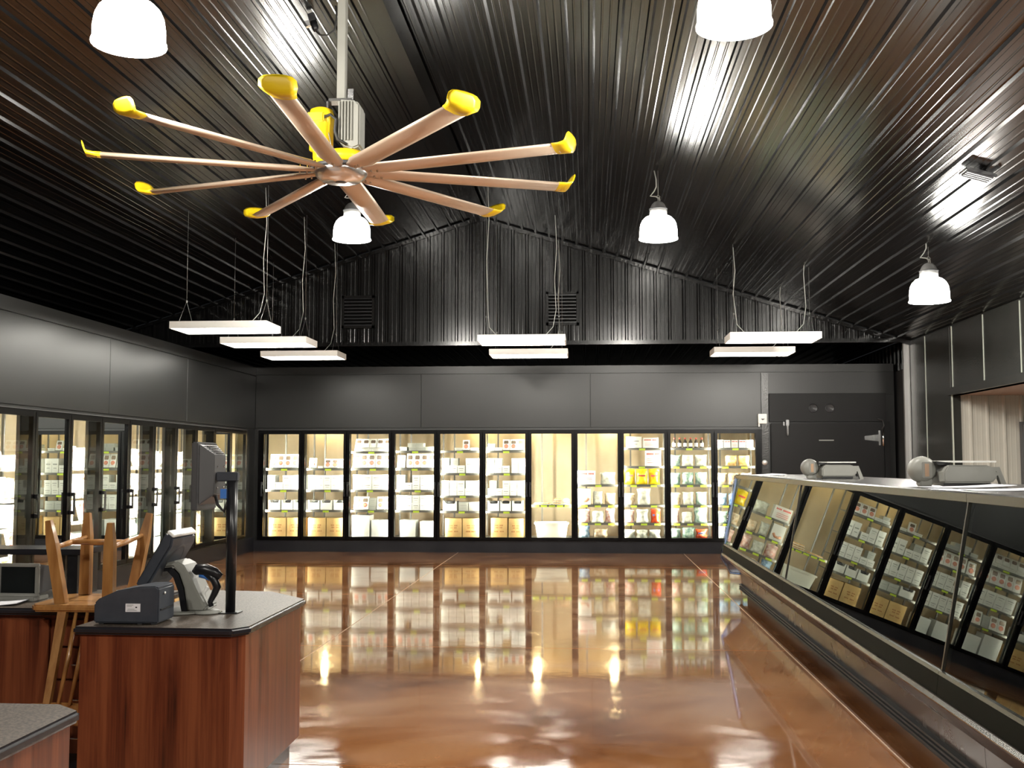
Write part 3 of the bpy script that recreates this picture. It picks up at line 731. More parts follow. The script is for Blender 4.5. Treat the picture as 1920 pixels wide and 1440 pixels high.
# ------------------------------------------------------------------ right wall
OPY0, OPY1, OPZ = 4.5, 15.6, 2.43
rw = MB().box(XR, XR + .12, OPY1, YG, 0, roof(XR) + .05).box(XR, XR + .12, YF, OPY0, 0, roof(XR) + .05).box(XR, XR + .12, OPY0, OPY1, OPZ, roof(XR) + .05).obj('wall_right', rightpanel); rw['kind'] = 'structure'
ys = [YG]; q = 16.71
while q > YF: ys.append(q); q -= 1.21
ys.append(YF)
for a, b in zip(ys[:-1], ys[1:]):
    # a > b
    segs = []
    if b >= OPY1: segs = [(b, a, 0)]
    elif a > OPY1: segs = [(OPY1, a, 0), (b, OPY1, OPZ)]
    elif b >= OPY0: segs = [(b, a, OPZ)]
    else: segs = [(b, a, 0)]
    for (p, q, z0) in segs:
        MB().box(XR - .012, XR, p + .006, q - .006, z0 + (.11 if z0 else 0), roof(XR) - .02).obj('panel', rightpanel, rw, bevel=.004, seg=1)
    MB().box(XR - .018, XR, b - .008, b + .008, OPZ + .11 if OPY0 < b < OPY1 else 0, roof(XR) - .02).obj('seam_strip', seammat, rw)
MB().box(XR - .05, XR + .0, OPY0, OPY1 + .05, OPZ - .0, OPZ + .105).obj('header_trim', rightpanel, rw)
MB().box(XR - .006, XR + .012, OPY1 - .012, OPY1 + .005, 0, OPZ).obj('jamb_strip', seammat, rw)
# room beyond the opening
nb = MB().box(XR + .12, 10, OPY1 + .05, OPY1 + .1, 0, 2.6).obj('wall_side_room', beige); nb['kind'] = 'structure'
x0 = XR + .0
while x0 < 7.5:
    pts = [(x0 + u, OPY1 + .03 - d) for u, d in ribprofile(4)]; m_ = len(pts)
    MB().add([(x, y, 0) for x, y in pts] + [(x, y, OPZ) for x, y in pts], [(i, i + 1, m_ + i + 1, m_ + i) for i in range(m_ - 1)]).obj('panel', beige, nb)
    x0 += .9144
structure('floor_side_room', MB().box(XR, 10, OPY0 - 2, OPY1 + .1, -.1, 0), beige)
structure('ceiling_side_room', MB().box(XR + .0, 10, OPY0 - 2, OPY1 + .1, OPZ, OPZ + .05), brownceil)
structure('wall_side_room_end', MB().box(10, 10.1, OPY0 - 2, OPY1 + .1, 0, 2.6), beige)
structure('wall_side_room_front', MB().box(XR + .12, 10, OPY0 - 2.1, OPY0 - 2, 0, 2.6), beige)
d = MB().box(5.96, 5.99, OPY1 - .06, OPY1 + .02, 0, 2.06).box(6.85, 6.88, OPY1 - .06, OPY1 + .02, 0, 2.06).box(5.99, 6.85, OPY1 - .06, OPY1 + .02, 2.02, 2.06).obj('door_1', greydk); d['kind'] = 'structure'
MB().box(5.995, 6.845, OPY1 - .035, OPY1 + .0, .005, 2.018).obj('door_leaf', whitemet, d)
MB().lathe([(.025, 0), (.025, .04), (0, .045)], 12, (6.76, OPY1 - .035, 1.0), M=R).obj('door_knob', chrome, d)
al = bpy.data.lights.new('side_room_fill', 'AREA'); al.energy = 60; al.size = 1.2; al.shape = 'SQUARE'; al.color = (1, .95, .82)  # unseen area light added to light the side room
ao = bpy.data.objects.new('side_room_fill', al); COL.objects.link(ao); ao.location = (7.4, 12.2, 2.41)

# ------------------------------------------------------------------ gable and roof fittings
for i, (a, b, z0, z1) in enumerate(((-4.0, -3.46, 3.68, 4.21), (-.67, -.14, 3.70, 4.24))):
    v = thing('louvered_vent', ['dark square louvre in the gable, flush and unlit, behind hanging cords', 'dark square louvre with glinting frame beside the middle hanging light'][i], 'vent', (0, YG, 0))
    f = MB().box(a, a + .04, -.05, -.005, z0, z1).box(b - .04, b, -.05, -.005, z0, z1).box(a, b, -.05, -.005, z1 - .04, z1).box(a, b, -.05, -.005, z0, z0 + .04).obj('frame', gablerib if i else ventblk, v)
    MB().box(a + .04, b - .04, -.012, -.006, z0 + .04, z1 - .04).obj('backing', blackpl, v)
    z = z0 + .06
    while z < z1 - .06:
        MB().add([(a + .04, -.045, z), (b - .04, -.045, z), (b - .04, -.015, z + .035), (a + .04, -.015, z + .035)], [(0, 1, 2, 3)]).obj('slat', ventblk, v); z += .055
t = thing('ceiling_register', 'flat black air register on the sloping ceiling over the scales', 'vent', (3.28, 9.3, roof(3.28) - .03))
t.rotation_euler = (0, math.atan(SLOPE), 0)
MB().box(-.13, .13, -.10, .10, -.03, 0).obj('housing', blackpl, t, bevel=.006)
for q in range(4): MB().box(-.11, .11, -.08 + q * .045, -.06 + q * .045, -.042, -.03).obj('slat', greydk, t)

# ------------------------------------------------------------------ high bay lamps
def highbay(x, y, zb, label):
    t = thing('high_bay_lamp', label, 'lamp', (x, y, zb), 0, 'high bay lamps hung from the ribbed ceiling')
    return t
BAYM = None
def make_bay():
    t = thing('high_bay_lamp', '', 'lamp', group='high bay lamps hung from the ribbed ceiling')
    R_ = .205
    pr = [(R_ + .008, .0), (R_ + .008, .010), (R_, .014), (R_ * .995, .10), (R_ * .95, .16), (R_ * .85, .205), (R_ * .68, .24), (.1, .256)]
    MB().lathe(pr, 28, closed=True).obj('shade', bayglow, t)
    MB().lathe([(0, .02), (.17, .02), (.17, .018), (0, .018)], 24).obj('lens', bayglow, t)
    MB().lathe([(.095, .25), (.095, .33), (.088, .345), (.07, .385), (.045, .41), (.02, .42), (0, .42)], 20).obj('ballast_can', galv, t)
    MB().lathe([(.098, .325), (.102, .33), (.098, .338)], 20, closed=True).obj('collar', greydk, t)
    MB().tube([(0, 0, .42), (0, 0, .45), (.02, 0, .47), (0, 0, .49), (-.02, 0, .47), (0, 0, .45)], .006, 6).obj('hook', wire, t)
    return t
bay0 = make_bay()
spots = [(-2.66, 6.05, 3.92, 'glowing high bay lamp nearest the camera, on the fan pole side of the ceiling'), (.827, 6.05, 3.93, 'glowing high bay lamp cut by the top edge of the photo, middle column'),
         (-2.62, 11.9, 3.97, 'glowing high bay lamp just below the far blades of the big fan'), (.776, 11.9, 3.93, 'glowing high bay lamp on a kinked white cord, middle of the room'),
         (3.65, 11.9, 3.21, 'glowing high bay lamp hanging lowest, over the display cases'), (3.65, 6.05, 3.21, 'high bay lamp over the middle display case, outside the photo'),
         (-2.64, .2, 3.94, 'added unseen high bay lamp behind the camera on the counter side'), (.80, .2, 3.93, 'added unseen high bay lamp behind the camera in the middle column'), (3.65, .2, 3.21, 'added unseen high bay lamp behind the camera over the near display case')]  # the row behind the camera is unseen, added for its light
for i, (x, y, z, lb) in enumerate(spots):
    o = bay0 if i == 0 else dup(bay0)
    o.location = (x, y, z); o['label'] = lb
for i, (x, y, z, lb) in enumerate(spots):
    top = roof(x) - z - .03
    o = [q for q in COL.objects if q.name.split('.')[0] == 'high_bay_lamp' and q.parent is None][i]
    pts = [(.02, 0, .40), (.015, 0, .455), (-.03, 0, .475), (-.085, 0, .48), (-.045, 0, .53), (-.02, 0, .58), (-.02, 0, .66), (-.04, 0, max(.7, top))]
    if top < .72: pts = pts[:-1] + [(-.04, 0, .7)]
    MB().tube(pts, .0065, 6).obj('cord', cordw, o)
    MB().tube([(0, 0, .48), (0, 0, top)], .0025, 5).obj('hanging_wire', wire, o)
    ld = bpy.data.lights.new('high_bay_bulb', 'POINT'); ld.energy = L_BAY; ld.shadow_soft_size = .12; ld.color = (1, .95, .86)
    lo = bpy.data.objects.new('high_bay_bulb', ld); COL.objects.link(lo); lo.parent = o; lo.location = (0, 0, -.14)
# ------------------------------------------------------------------ suspended troffers
def make_trof(L_=1.16, D_=.6, H_=.085):
    t = thing('suspended_troffer', '', 'light', group='white troffer lights hung over the back of the shop')
    h = MB().box(0, L_, 0, .012, 0, H_).box(0, L_, D_ - .012, D_, 0, H_).box(0, .012, .012, D_ - .012, 0, H_).box(L_ - .012, L_, .012, D_ - .012, 0, H_).box(.012, L_ - .012, .012, D_ - .012, H_ - .012, H_)
    h.obj('housing', whitemet, t)
    MB().box(.02, L_ - .02, .02, D_ - .02, .008, .014).obj('diffuser', trofglow, t)
    return t
tr0 = make_trof()
TR = [(-4.90, 12.45, 3.065, 'white hanging troffer light nearest the camera above the left freezers'), (-4.86, 14.1, 3.07, 'middle of the three white hanging troffer lights along the left freezers'),
      (-4.86, 15.9, 3.07, 'white hanging troffer light farthest back along the left freezers'), (-1.455, 14.3, 3.095, 'nearer white hanging troffer light in the middle of the room'),
      (-1.455, 16.0, 3.085, 'farther white hanging troffer light in the middle of the room'), (1.825, 14.15, 3.085, 'nearer white hanging troffer light toward the cooler door'),
      (1.825, 15.95, 3.085, 'farther white hanging troffer light toward the cooler door')]
for i, (x, y, z, lb) in enumerate(TR):
    o = tr0 if i == 0 else dup(tr0)
    o.location = (x, y, z); o['label'] = lb
    for ex in (.09, 1.07):
        top = roof(x + ex) - z - .03
        v = MB().tube([(ex, .3, top), (ex, .3, .36)], .0022, 5).tube([(ex, .3, .36), (ex, .06, .085)], .002, 5).tube([(ex, .3, .36), (ex, .54, .085)], .002, 5)
        v.obj('hanging_wire', wire, o)
        MB().lathe([(.008, .345), (.012, .36), (.008, .375)], 8, (ex, .3, 0)).obj('wire_grip', galv, o)
    if i in (0, 1, 2, 3, 5):
        ex = 1.02 if i < 3 else .10; top = roof(x + ex) - z - .03; sg = -1 if i < 3 else 1
        MB().tube([(ex, .35, top), (ex + .02, .35, top * .75), (ex - .01, .34, top * .5), (ex + .01, .33, .45), (ex + sg * .03, .3, .22), (ex + sg * .12, .3, .12), (ex + sg * .2, .3, .083)], .0045, 6).obj('cord', cordw, o)

# ------------------------------------------------------------------ big fan
FXc, FYc, FZc = -1.75, 7.57, 3.56
fan = thing('ceiling_fan', 'giant ten blade ceiling fan with yellow winglet tips and yellow motor', 'fan', (FXc, FYc, FZc))
MB().lathe([(0, -.075), (.045, -.075), (.05, -.07), (.135, -.07), (.17, -.045), (.19, -.02), (.195, .0), (.19, .012), (0, .012)], 36).obj('hub', hubm, fan)
MB().lathe([(.0, -.080), (.036, -.080), (.04, -.074), (0, -.074)], 16).obj('hub_cap', greydk, fan)
MB().lathe([(.2, .0), (.21, .01), (.21, .03), (.12, .05), (0, .05)], 36).obj('rotor_plate', greydk, fan)
bl = MB()
prof = [(-.085, 0), (-.06, -.012), (0, -.020), (.05, -.014), (.085, .0), (.05, .018), (0, .024), (-.05, .016)]
def blade_sec(r, c, tw):
    out = []
    for u, v in prof:
        u *= c; v *= c
        out.append((r, u * math.cos(tw) - v * math.sin(tw), u * math.sin(tw) + v * math.cos(tw)))
    return out
secs = [blade_sec(r, c, tw) for r, c, tw in ((.17, .6, -.1), (.24, .7, -.14), (.32, 1.0, -.17), (.9, 1.0, -.17), (1.64, .95, -.17))]
n = len(prof); vs = [p for s_ in secs for p in s_]
fs = [(i * n + k_, i * n + (k_ + 1) % n, (i + 1) * n + (k_ + 1) % n, (i + 1) * n + k_) for i in range(len(secs) - 1) for k_ in range(n)] + [tuple(range(n))[::-1], tuple(range((len(secs) - 1) * n, len(secs) * n))]
BL = MB().add(vs, fs, True).mesh('blade', alum)
secs = [blade_sec(1.61, 1.02, -.17)]
for r, dz, c in ((1.66, .0, 1.12), (1.70, .004, 1.25), (1.712, .02, 1.35), (1.724, .055, 1.30), (1.728, .075, 1.0)):
    secs.append([(x, y, z * (.45 if r > 1.70 else .8) + dz) for x, y, z in blade_sec(r, c, -.17)])
vs = [p for s_ in secs for p in s_]
fs = [(i * n + k_, i * n + (k_ + 1) % n, (i + 1) * n + (k_ + 1) % n, (i + 1) * n + k_) for i in range(len(secs) - 1) for k_ in range(n)] + [tuple(range(n))[::-1], tuple(range((len(secs) - 1) * n, len(secs) * n))]
WG = MB().add(vs, fs, True).mesh('winglet', tipyel)
BO = MB().lathe([(.007, -.03), (.007, .03)], 8).mesh('bolt', chrome)
for i in range(10):
    a = PI + .334 + i * PI / 5
    b = link('blade', BL, fan, rot=(0, 0, a))
    link('winglet', WG, b)
    for bx_ in (.24, .29): link('bolt', BO, b, loc=(bx_, 0, 0))
MB().lathe([(.12, .05), (.155, .06), (.155, .11), (.13, .135), (.06, .15), (0, .15)], 28, (.03, 0, 0)).obj('gearbox', yellow, fan)
MB().lathe([(.05, .05), (.06, .10), (.06, .14), (.085, .15), (.085, .32), (.09, .325), (.09, .40), (.08, .44), (.05, .455), (0, .455)], 24, (-.14, -.02, 0)).obj('motor', yellow, fan)
MB().box(-.225, -.10, -.125, -.06, .33, .40).obj('terminal_box', yellow, fan, bevel=.01)
MB().box(-.19, -.145, -.112, -.10, .24, .28).obj('rating_plate', greydk, fan)
cb = MB().prism([(.0, .20), (.02, .17), (.10, .14), (.15, .16), (.15, .46), (.12, .49), (.0, .50)], -.09, .10, 'y').obj('drive_box', greypl, fan, bevel=.012)
for q in range(5): MB().box(.0 + q * .022, .008 + q * .022, -.104, -.09, .2, .48).obj('fin', greypl, cb)
MB().box(-.031, .031, -.031, .031, .52, RIDGE_Z - FZc - .04).obj('down_rod', greypl, fan, bevel=.004)
MB().box(-.10, .08, -.05, .05, .50, .52).box(-.10, -.085, -.05, .05, .44, .52).obj('mount_plate', steel, fan)
MB().box(-.12, .10, -.12, .12, RIDGE_Z - FZc - .10, RIDGE_Z - FZc - .06).obj('ceiling_plate', galv, fan)
for s_ in (-1, 1):
    MB().tube([(s_ * .07 - .01, -.05, .15), (s_ * .07 - .01, -.05, .50)], .006, 6).obj('stay_bolt', chrome, fan)
MB().tube([(-.10, -.1, .37), (-.05, -.13, .375), (-.01, -.13, .34), (-.02, -.12, .26), (.0, -.12, .2), (.06, -.09, .17)], .011, 8).obj('power_cable', rubber, fan)
MB().box(.045, .085, -.01, .01, .52, .60).obj('clevis', chrome, fan)
MB().tube([(-.08, -.04, .5), (-.1, -.06, .35), (-.06, -.08, .2), (-.05, -.09, .14)], .004, 6).obj('safety_cable', wire, fan)
# clamp with a looped cable beside the fan pole
t = thing('cable_clamp', 'black clamp with a looping cable on the ceiling beside the fan pole', 'clamp', (-2.33, 8.9, roof(-2.33) - .03))
t.rotation_euler = (0, -math.atan(SLOPE), 0)
MB().box(-.03, .03, -.03, .03, -.07, 0).lathe([(.022, -.16), (.03, -.13), (.03, -.07)], 12).obj('body', blackpl, t, bevel=.004)
MB().tube([(0, 0, -.16), (.02, 0, -.20), (.08, 0, -.22), (.15, 0, -.2), (.2, 0, -.1), (.22, 0, .0)], .008, 8).obj('cable', rubber, t)
MB().box(-.07, -.03, -.02, .02, -.10, -.05).obj('jaw', chrome, t)

# ------------------------------------------------------------------ display cases
CY = [12.5, 8.72, 4.93, 1.15]
def case(y1, y0, label, far):
    t = thing('glass_display_case', label, 'display case', (0, y0, 0))
    L_ = y1 - y0 - .004
    MB().box(1.76, 2.5, 0, L_, 0, .12).obj('kick_base', rubber, t)
    b = MB().prism([(1.70, .10), (2.55, .10), (2.55, 1.32), (2.50, 1.32), (2.50, .50), (1.56, .50), (1.49, .485), (1.485, .455), (1.52, .435), (1.69, .27)], 0, L_, 'y').obj('body', bronze, t)
    MB().box(1.535, 2.49, .0, L_, .502, .512).obj('deck', case_in, t)
    MB().box(2.48, 2.499, 0, L_, .512, 1.31).obj('back_lining', case_in, t)
    for q in range(3):
        MB().prism([(1.67, .085 + q * .024), (1.70, .08 + q * .024), (1.70, .102 + q * .024), (1.67, .097 + q * .024)], 0, L_, 'y').obj('bumper_strip', rubber, t)
    MB().prism([(1.485, .487), (1.475, .47), (1.48, .462), (1.488, .465)], 0, L_, 'y').obj('ledge_strip', steel, t)
    MB().prism([(1.493, .488), (1.56, .503), (1.54, .575), (1.505, .575)], 0, L_, 'y').obj('nose', nosem, t)
    MB().prism([(1.503, .576), (1.545, .576), (1.54, .592), (1.508, .592)], 0, L_, 'y').obj('glass_rail', steel, t)
    MB().prism([(1.523, .592), (1.529, .592), (1.664, 1.318), (1.658, 1.318)], .006, L_ - .006, 'y').obj('front_glass', caseglass, t)
    MB().prism([(1.645, 1.318), (2.55, 1.318), (2.55, 1.362), (1.655, 1.362), (1.645, 1.355)], 0, L_, 'y').obj('steel_top', steel, t)
    MB().prism([(1.685, 1.300), (1.70, 1.272), (2.0, 1.25), (2.0, 1.317), (1.685, 1.317)], .05, L_ - .05, 'y').obj('lamp_housing', whitemet, t)
    MB().prism([(1.516, .592), (1.535, .592), (1.668, 1.318), (1.650, 1.318)], L_ - .010, L_ + .004, 'y').obj('glass_joint', steel if not far else acryl, t)
    # sliding rear doors and a rear rail
    for q in range(3):
        MB().box(2.465, 2.478, L_ * q / 3 + .02, L_ * (q + 1) / 3 - .02, .56, 1.27).obj('rear_door', case_in, t)
    # interior wire racks
    MB().box(1.72, 2.42, .08, L_ - .08, .515, .535).obj('deck_pan', nosem, t)
    if far:
        e = MB().prism([(1.70, .245), (1.58, .262), (1.475, .436), (1.508, .575), (1.652, 1.345), (1.68, 1.352), (2.5, 1.352), (2.5, .25)], L_ + .006, L_ + .030, 'y').obj('end_panel', acrylclear, t)
        rim = MB()
        pp = [(1.70, .25), (1.58, .262), (1.475, .436), (1.508, .575), (1.652, 1.345), (1.70, 1.352)]
        rim.tube([(a, L_ + .018, z) for a, z in pp], .014, 8).obj('end_edge', acrylclear, t)
    return t
case(CY[0], CY[1], 'far glass fronted display case with clear acrylic end panel', True)
case(CY[1], CY[2], 'middle glass fronted display case under the two grey scales', False)
case(CY[2], CY[3], 'nearest glass fronted display case with bronze base', False)

# scales
def scale(x, y, s_, label):
    t = thing('deli_scale', label, 'scale', (x, y, 1.3625), 0)
    R2 = Matrix.Rotation(PI / 2, 4, 'X')
    hd = MB().lathe([(0, -.06), (.055, -.055), (.072, -.03), (.075, 0), (.072, .03), (.055, .055), (0, .06)], 24, (.072, 0, .092), M=R2)
    h = hd.obj('display_head', greypl, t)
    MB().box(.055, .11, -.064, -.05, .045, .135).obj('head_bezel', greypl, h, bevel=.004)
    MB().box(.070, .092, -.068, -.062, .055, .125).obj('display_window', lcdm, h)
    MB().box(.05, .12, -.04, .04, 0, .05).obj('head_foot', greypl, t, bevel=.006)
    MB().prism([(.145, .02), (.40, .02), (.435, .055), (.43, .085), (.385, .118), (.17, .118), (.145, .08)], -.15, .15, 'y').obj('body', greypl, t, bevel=.008)
    MB().box(.15, .40, -.13, .13, .004, .02).obj('underside', blackpl, t)
    MB().box(.18, .42, -.17, .17, .132, .142).obj('platter', whitemet, t, bevel=.003)
    MB().prism([(.13, .118), (.19, .118), (.19, .132), (.12, .14)], -.10, .10, 'y').obj('platter_support', blackpl, t)
    MB().prism([(.40, .108), (.445, .108), (.485, .0), (.455, .0), (.43, .08)], -.14, -.10, 'y').obj('leg', greypl, t)
    MB().prism([(.40, .108), (.445, .108), (.485, .0), (.455, .0), (.43, .08)], .10, .14, 'y').obj('leg', greypl, t)
    MB().box(.15, .19, -.12, -.09, 0, .006).box(.35, .40, -.12, -.09, 0, .006).obj('foot', rubber, t)
    t.scale = (s_, s_, s_)
    return t
scale(1.72, 9.05, .96, 'smaller looking grey deli scale, farther along the display cases')
scale(1.735, 6.1, .97, 'grey deli scale with papers in front, nearer the camera')
def sheet(x0, x1, y0, y1, z, rz, label, m=paper, th=.003):
    t = thing('paper_sheet', label, 'paper', ((x0 + x1) / 2, (y0 + y1) / 2, z), rz)
    w_, h_ = (x1 - x0) / 2, (y1 - y0) / 2
    vs = []; nx = 6
    for i in range(nx + 1):
        u = i / nx; zz = .012 * (u ** 3)
        vs += [(-w_ + 2 * w_ * u, -h_, zz), (-w_ + 2 * w_ * u, h_, zz)]
    mb = MB().add(vs + [(a, b, c + th) for a, b, c in vs], [(2 * i, 2 * i + 2, 2 * i + 3, 2 * i + 1) for i in range(nx)] + [(2 * i + 14, 2 * i + 15, 2 * i + 17, 2 * i + 16) for i in range(nx)] + [(2 * i, 2 * i + 14, 2 * i + 16, 2 * i + 2) for i in range(nx)])
    mb.obj('sheet', m, t)
sheet(1.70, 2.12, 5.62, 5.88, 1.363, .1, 'white papers spread in front of the nearer scale')
sheet(1.72, 2.1, 5.0, 5.3, 1.363, -.12, 'loose white sheet at the near end of the middle display case')
sheet(1.70, 1.98, 11.2, 12.0, 1.363, .02, 'thin white sheet lying at the far end of the display cases')

# ------------------------------------------------------------------ checkout counters
ZC = .79
def counter_box(name, label, poly, z, edge_only=False, kick=.10, doors=None, overhang=.025):
    t = thing(name, label, 'counter')
    cx = sum(p[0] for p in poly) / len(poly); cy = sum(p[1] for p in poly) / len(poly)
    def inset(d):
        out = []
        n_ = len(poly)
        for i in range(n_):
            p0, p1, p2 = Vector(poly[i - 1]), Vector(poly[i]), Vector(poly[(i + 1) % n_])
            e1 = (p1 - p0).normalized(); e2 = (p2 - p1).normalized()
            n1 = Vector((-e1.y, e1.x)); n2 = Vector((-e2.y, e2.x))
            if n1.dot(Vector((cx, cy)) - p1) < 0: n1 = -n1
            if n2.dot(Vector((cx, cy)) - p1) < 0: n2 = -n2
            m_ = (n1 + n2).normalized(); out.append(tuple(p1 + m_ * d / max(.3, m_.dot(n1))))
        return out
    MB().prism(inset(.07), 0, kick, 'z').obj('toe_kick', cedge, t)
    MB().prism(inset(overhang), kick, z - .035, 'z').obj('carcass', cherry, t)
    tp = MB().prism(poly, z - .034, z, 'z').obj('countertop', [ctop, cedge], t, bevel=.010, seg=3)
    for p in tp.data.polygons:
        p.material_index = 0 if p.normal.z > .75 and p.center.z > z - .006 else 1
    return t
c1 = counter_box('checkout_counter', 'cherry laminate checkout counter with a clipped corner, holding the register', [(-2.205, 4.60), (-1.50, 4.575), (-1.445, 4.66), (-1.455, 5.62), (-1.72, 5.93), (-2.09, 5.98), (-2.09, 4.90), (-2.205, 4.88)], ZC)
c2 = counter_box('near_counter', 'near cherry counter corner with speckled dark top at the bottom of the photo', [(-2.9, .8), (-1.435, .8), (-1.435, 3.06), (-1.53, 3.14), (-2.9, 3.16)], ZC)
c3 = counter_box('rear_counter', 'rear cherry counter with door and drawers behind the upturned chair', [(-4.4, 5.16), (-2.225, 5.16), (-2.225, 5.95), (-4.4, 5.95)], ZC, overhang=.04)
MB().box(-3.15, -2.60, 5.180, 5.199, .11, .735).obj('door', cherry, c3, bevel=.003)
for (z0, z1) in ((.61, .735), (.455, .60), (.29, .445), (.11, .28)):
    dr = MB().box(-2.585, -2.27, 5.180, 5.199, z0, z1).obj('drawer', cherry, c3, bevel=.003)
    MB().tube([(-2.47, 5.18, z0 + .07), (-2.47, 5.155, z0 + .07), (-2.38, 5.155, z0 + .07), (-2.38, 5.18, z0 + .07)], .005, 6).obj('handle', chrome, dr)

# upturned chair on the rear counter
ch = thing('wooden_chair', 'golden oak chair turned upside down, seat resting on the rear counter', 'chair', (0, 0, 0))
zs = ZC + .001
seat = MB().prism([(-2.63, 5.07), (-2.60, 5.03), (-2.22, 5.03), (-2.19, 5.07), (-2.18, 5.46), (-2.22, 5.50), (-2.60, 5.50), (-2.65, 5.46)], zs, zs + .032, 'z').obj('seat', oak, ch, bevel=.008)
zt = zs + .032
def cleg(b_, t_, **kw):
    b_, t_ = Vector(b_), Vector(t_); m_ = b_.lerp(t_, .72)
    mb = MB().beam(b_, m_, .052, .042, .048, .040).beam(m_, t_, .048, .040, .026, .026)
    return mb.obj('leg', oak, ch)
cleg((-2.50, 5.10, zt), (-2.565, 5.08, 1.215)); cleg((-2.27, 5.10, zt), (-2.262, 5.08, 1.205))
cleg((-2.545, 5.44, zt), (-2.57, 5.50, 1.232)); cleg((-2.30, 5.44, zt), (-2.245, 5.50, 1.232))
def stick(p, q, r, nm='stretcher'): return MB().tube([p, Vector(p).lerp(Vector(q), .5), q], r, 10, rs=[r * .8, r * 1.1, r * .8]).obj(nm, oak, ch)
stick((-2.54, 5.09, 1.085), (-2.56, 5.47, 1.11), .013); stick((-2.265, 5.09, 1.085), (-2.27, 5.47, 1.12), .013); stick((-2.55, 5.28, 1.098), (-2.267, 5.28, 1.10), .014)
MB().beam((-2.47, 5.06, zs + .01), (-2.46, 4.90, .37), .042, .03, .03, .026).obj('back_post', oak, ch)
MB().beam((-2.225, 5.06, zs + .01), (-2.245, 4.92, .37), .042, .03, .03, .026).obj('back_post', oak, ch)
for x in (-2.405, -2.35, -2.295): MB().tube([(x, 5.055, zs + .01), (x + .005, 4.98, .60), (x - .002, 4.90, .39)], .010, 8, rs=[.008, .012, .008]).obj('spindle', oak, ch)
cr = MB()
pts = []
for i in range(9):
    u = i / 8; pts.append((-2.56 + .335 * u, 4.87 + .05 * math.sin(PI * u) - .0))
cr.prism([(x, y - .012) for x, y in pts] + [(x, y + .012) for x, y in pts[::-1]], .30, .40, 'z').obj('crest_rail', oak, ch, bevel=.008)

# black riser and monitor on the rear counter
t = thing('riser_shelf', 'black riser shelf standing on the rear counter', 'shelf', (0, 0, 0))
MB().box(-3.85, -2.66, 5.62, 5.90, 1.005, 1.035).obj('top', cedge, t, bevel=.004)
for x in (-3.83, -2.74): MB().box(x, x + .055, 5.64, 5.88, ZC + .001, 1.005).obj('leg', blackpl, t)
t = thing('monitor', 'silver framed monitor with dark glass under the black riser', 'monitor', (-2.88, 5.42, ZC + .001), -.05)
MB().add([(-.115, 0, .03), (.105, 0, .03), (.105, 0, .185), (-.115, 0, .185), (-.08, .19, .04), (.075, .19, .04), (.075, .19, .16), (-.08, .19, .16)], [(0, 1, 2, 3), (7, 6, 5, 4), (0, 4, 5, 1), (1, 5, 6, 2), (2, 6, 7, 3), (3, 7, 4, 0)]).obj('housing', greydk, t, bevel=.008)
MB().box(-.12, .11, -.014, 0, .022, .04).box(-.12, .11, -.014, 0, .172, .19).box(-.12, -.098, -.014, 0, .04, .172).box(.088, .11, -.014, 0, .04, .172).obj('bezel', greypl, t, bevel=.003)
MB().box(-.098, .088, -.005, 0, .04, .172).obj('screen', lamglass, t)
MB().box(-.10, .09, -.02, .12, 0, .022).obj('stand', greypl, t, bevel=.004)
sheet(-3.05, -2.80, 5.21, 5.38, ZC + .001, .15, 'white paper lying in front of the silver monitor')

# receipt printer / cash device
t = thing('receipt_printer', 'slate grey wedge shaped printer with a white rating sticker on the counter', 'printer', (-2.14, 4.66, ZC + .001), .02)
MB().prism([(0, .006), (.285, .006), (.285, .155), (.27, .165), (.20, .163), (.10, .145), (.02, .11), (0, .09)], 0, .19, 'y').obj('body', slate, t, bevel=.006)
MB().box(.14, .205, -.002, .001, .055, .09).obj('rating_sticker', paper, t)
for i, (a, b, z) in enumerate(((.146, .175, .083), (.146, .168, .078), (.146, .19, .060), (.15, .18, .066))): MB().box(a, b, -.003, -.0018, z, z + .002).obj('print', greypr, t)
MB().box(.184, .191, -.003, -.0018, .072, .077).obj('print', blackpl, t)
MB().box(.286, .290, .02, .17, .06, .066).obj('paper_slot', blackpl, t)
MB().lathe([(.006, 0), (.006, .004), (0, .005)], 10, (.288, .06, .13), M=Matrix.Rotation(PI / 2, 4, 'Y')).obj('button', whitemet, t)
for x in (.02, .19, .25): MB().box(x, x + .02, .01, .03, 0, .007).obj('foot', rubber, t)

# register terminal seen from behind
t = thing('register_terminal', 'dark register touchscreen on an arched silver stand, seen from behind', 'register', (-2.0, 4.93, ZC + .001), 0)
Rt = Matrix.Translation((-.045, 0, .14)) @ Matrix.Rotation(.53, 4, 'Y')
s = MB().prism([(-.025, -.02), (.02, -.02), (.03, .03), (.03, .22), (.015, .26), (-.025, .265)], 0, .30, 'y'); s.v = [tuple(Rt @ Vector(v)) for v in s.v]
so = s.obj('screen_housing', slate, t, bevel=.010)
q = MB().box(-.030, -.025, .02, .28, .0, .25, M=Rt).obj('screen', lamglass, so)
q = MB().prism([(-.022, .262), (.016, .257), (.016, .270), (-.022, .276)], .005, .295, 'y'); q.v = [tuple(Rt @ Vector(v)) for v in q.v]; q.obj('top_cap', whitemet, so, bevel=.003)
rg = MB().lathe([(.075, 0), (.085, .004), (.09, 0)], 24, (0, 0, 0), M=Matrix.Translation((.030, .15, .13)) @ Matrix.Rotation(PI / 2, 4, 'Y'), closed=True); rg.v = [tuple(Rt @ Vector(v)) for v in rg.v]; rg.obj('back_ring', greydk, so)
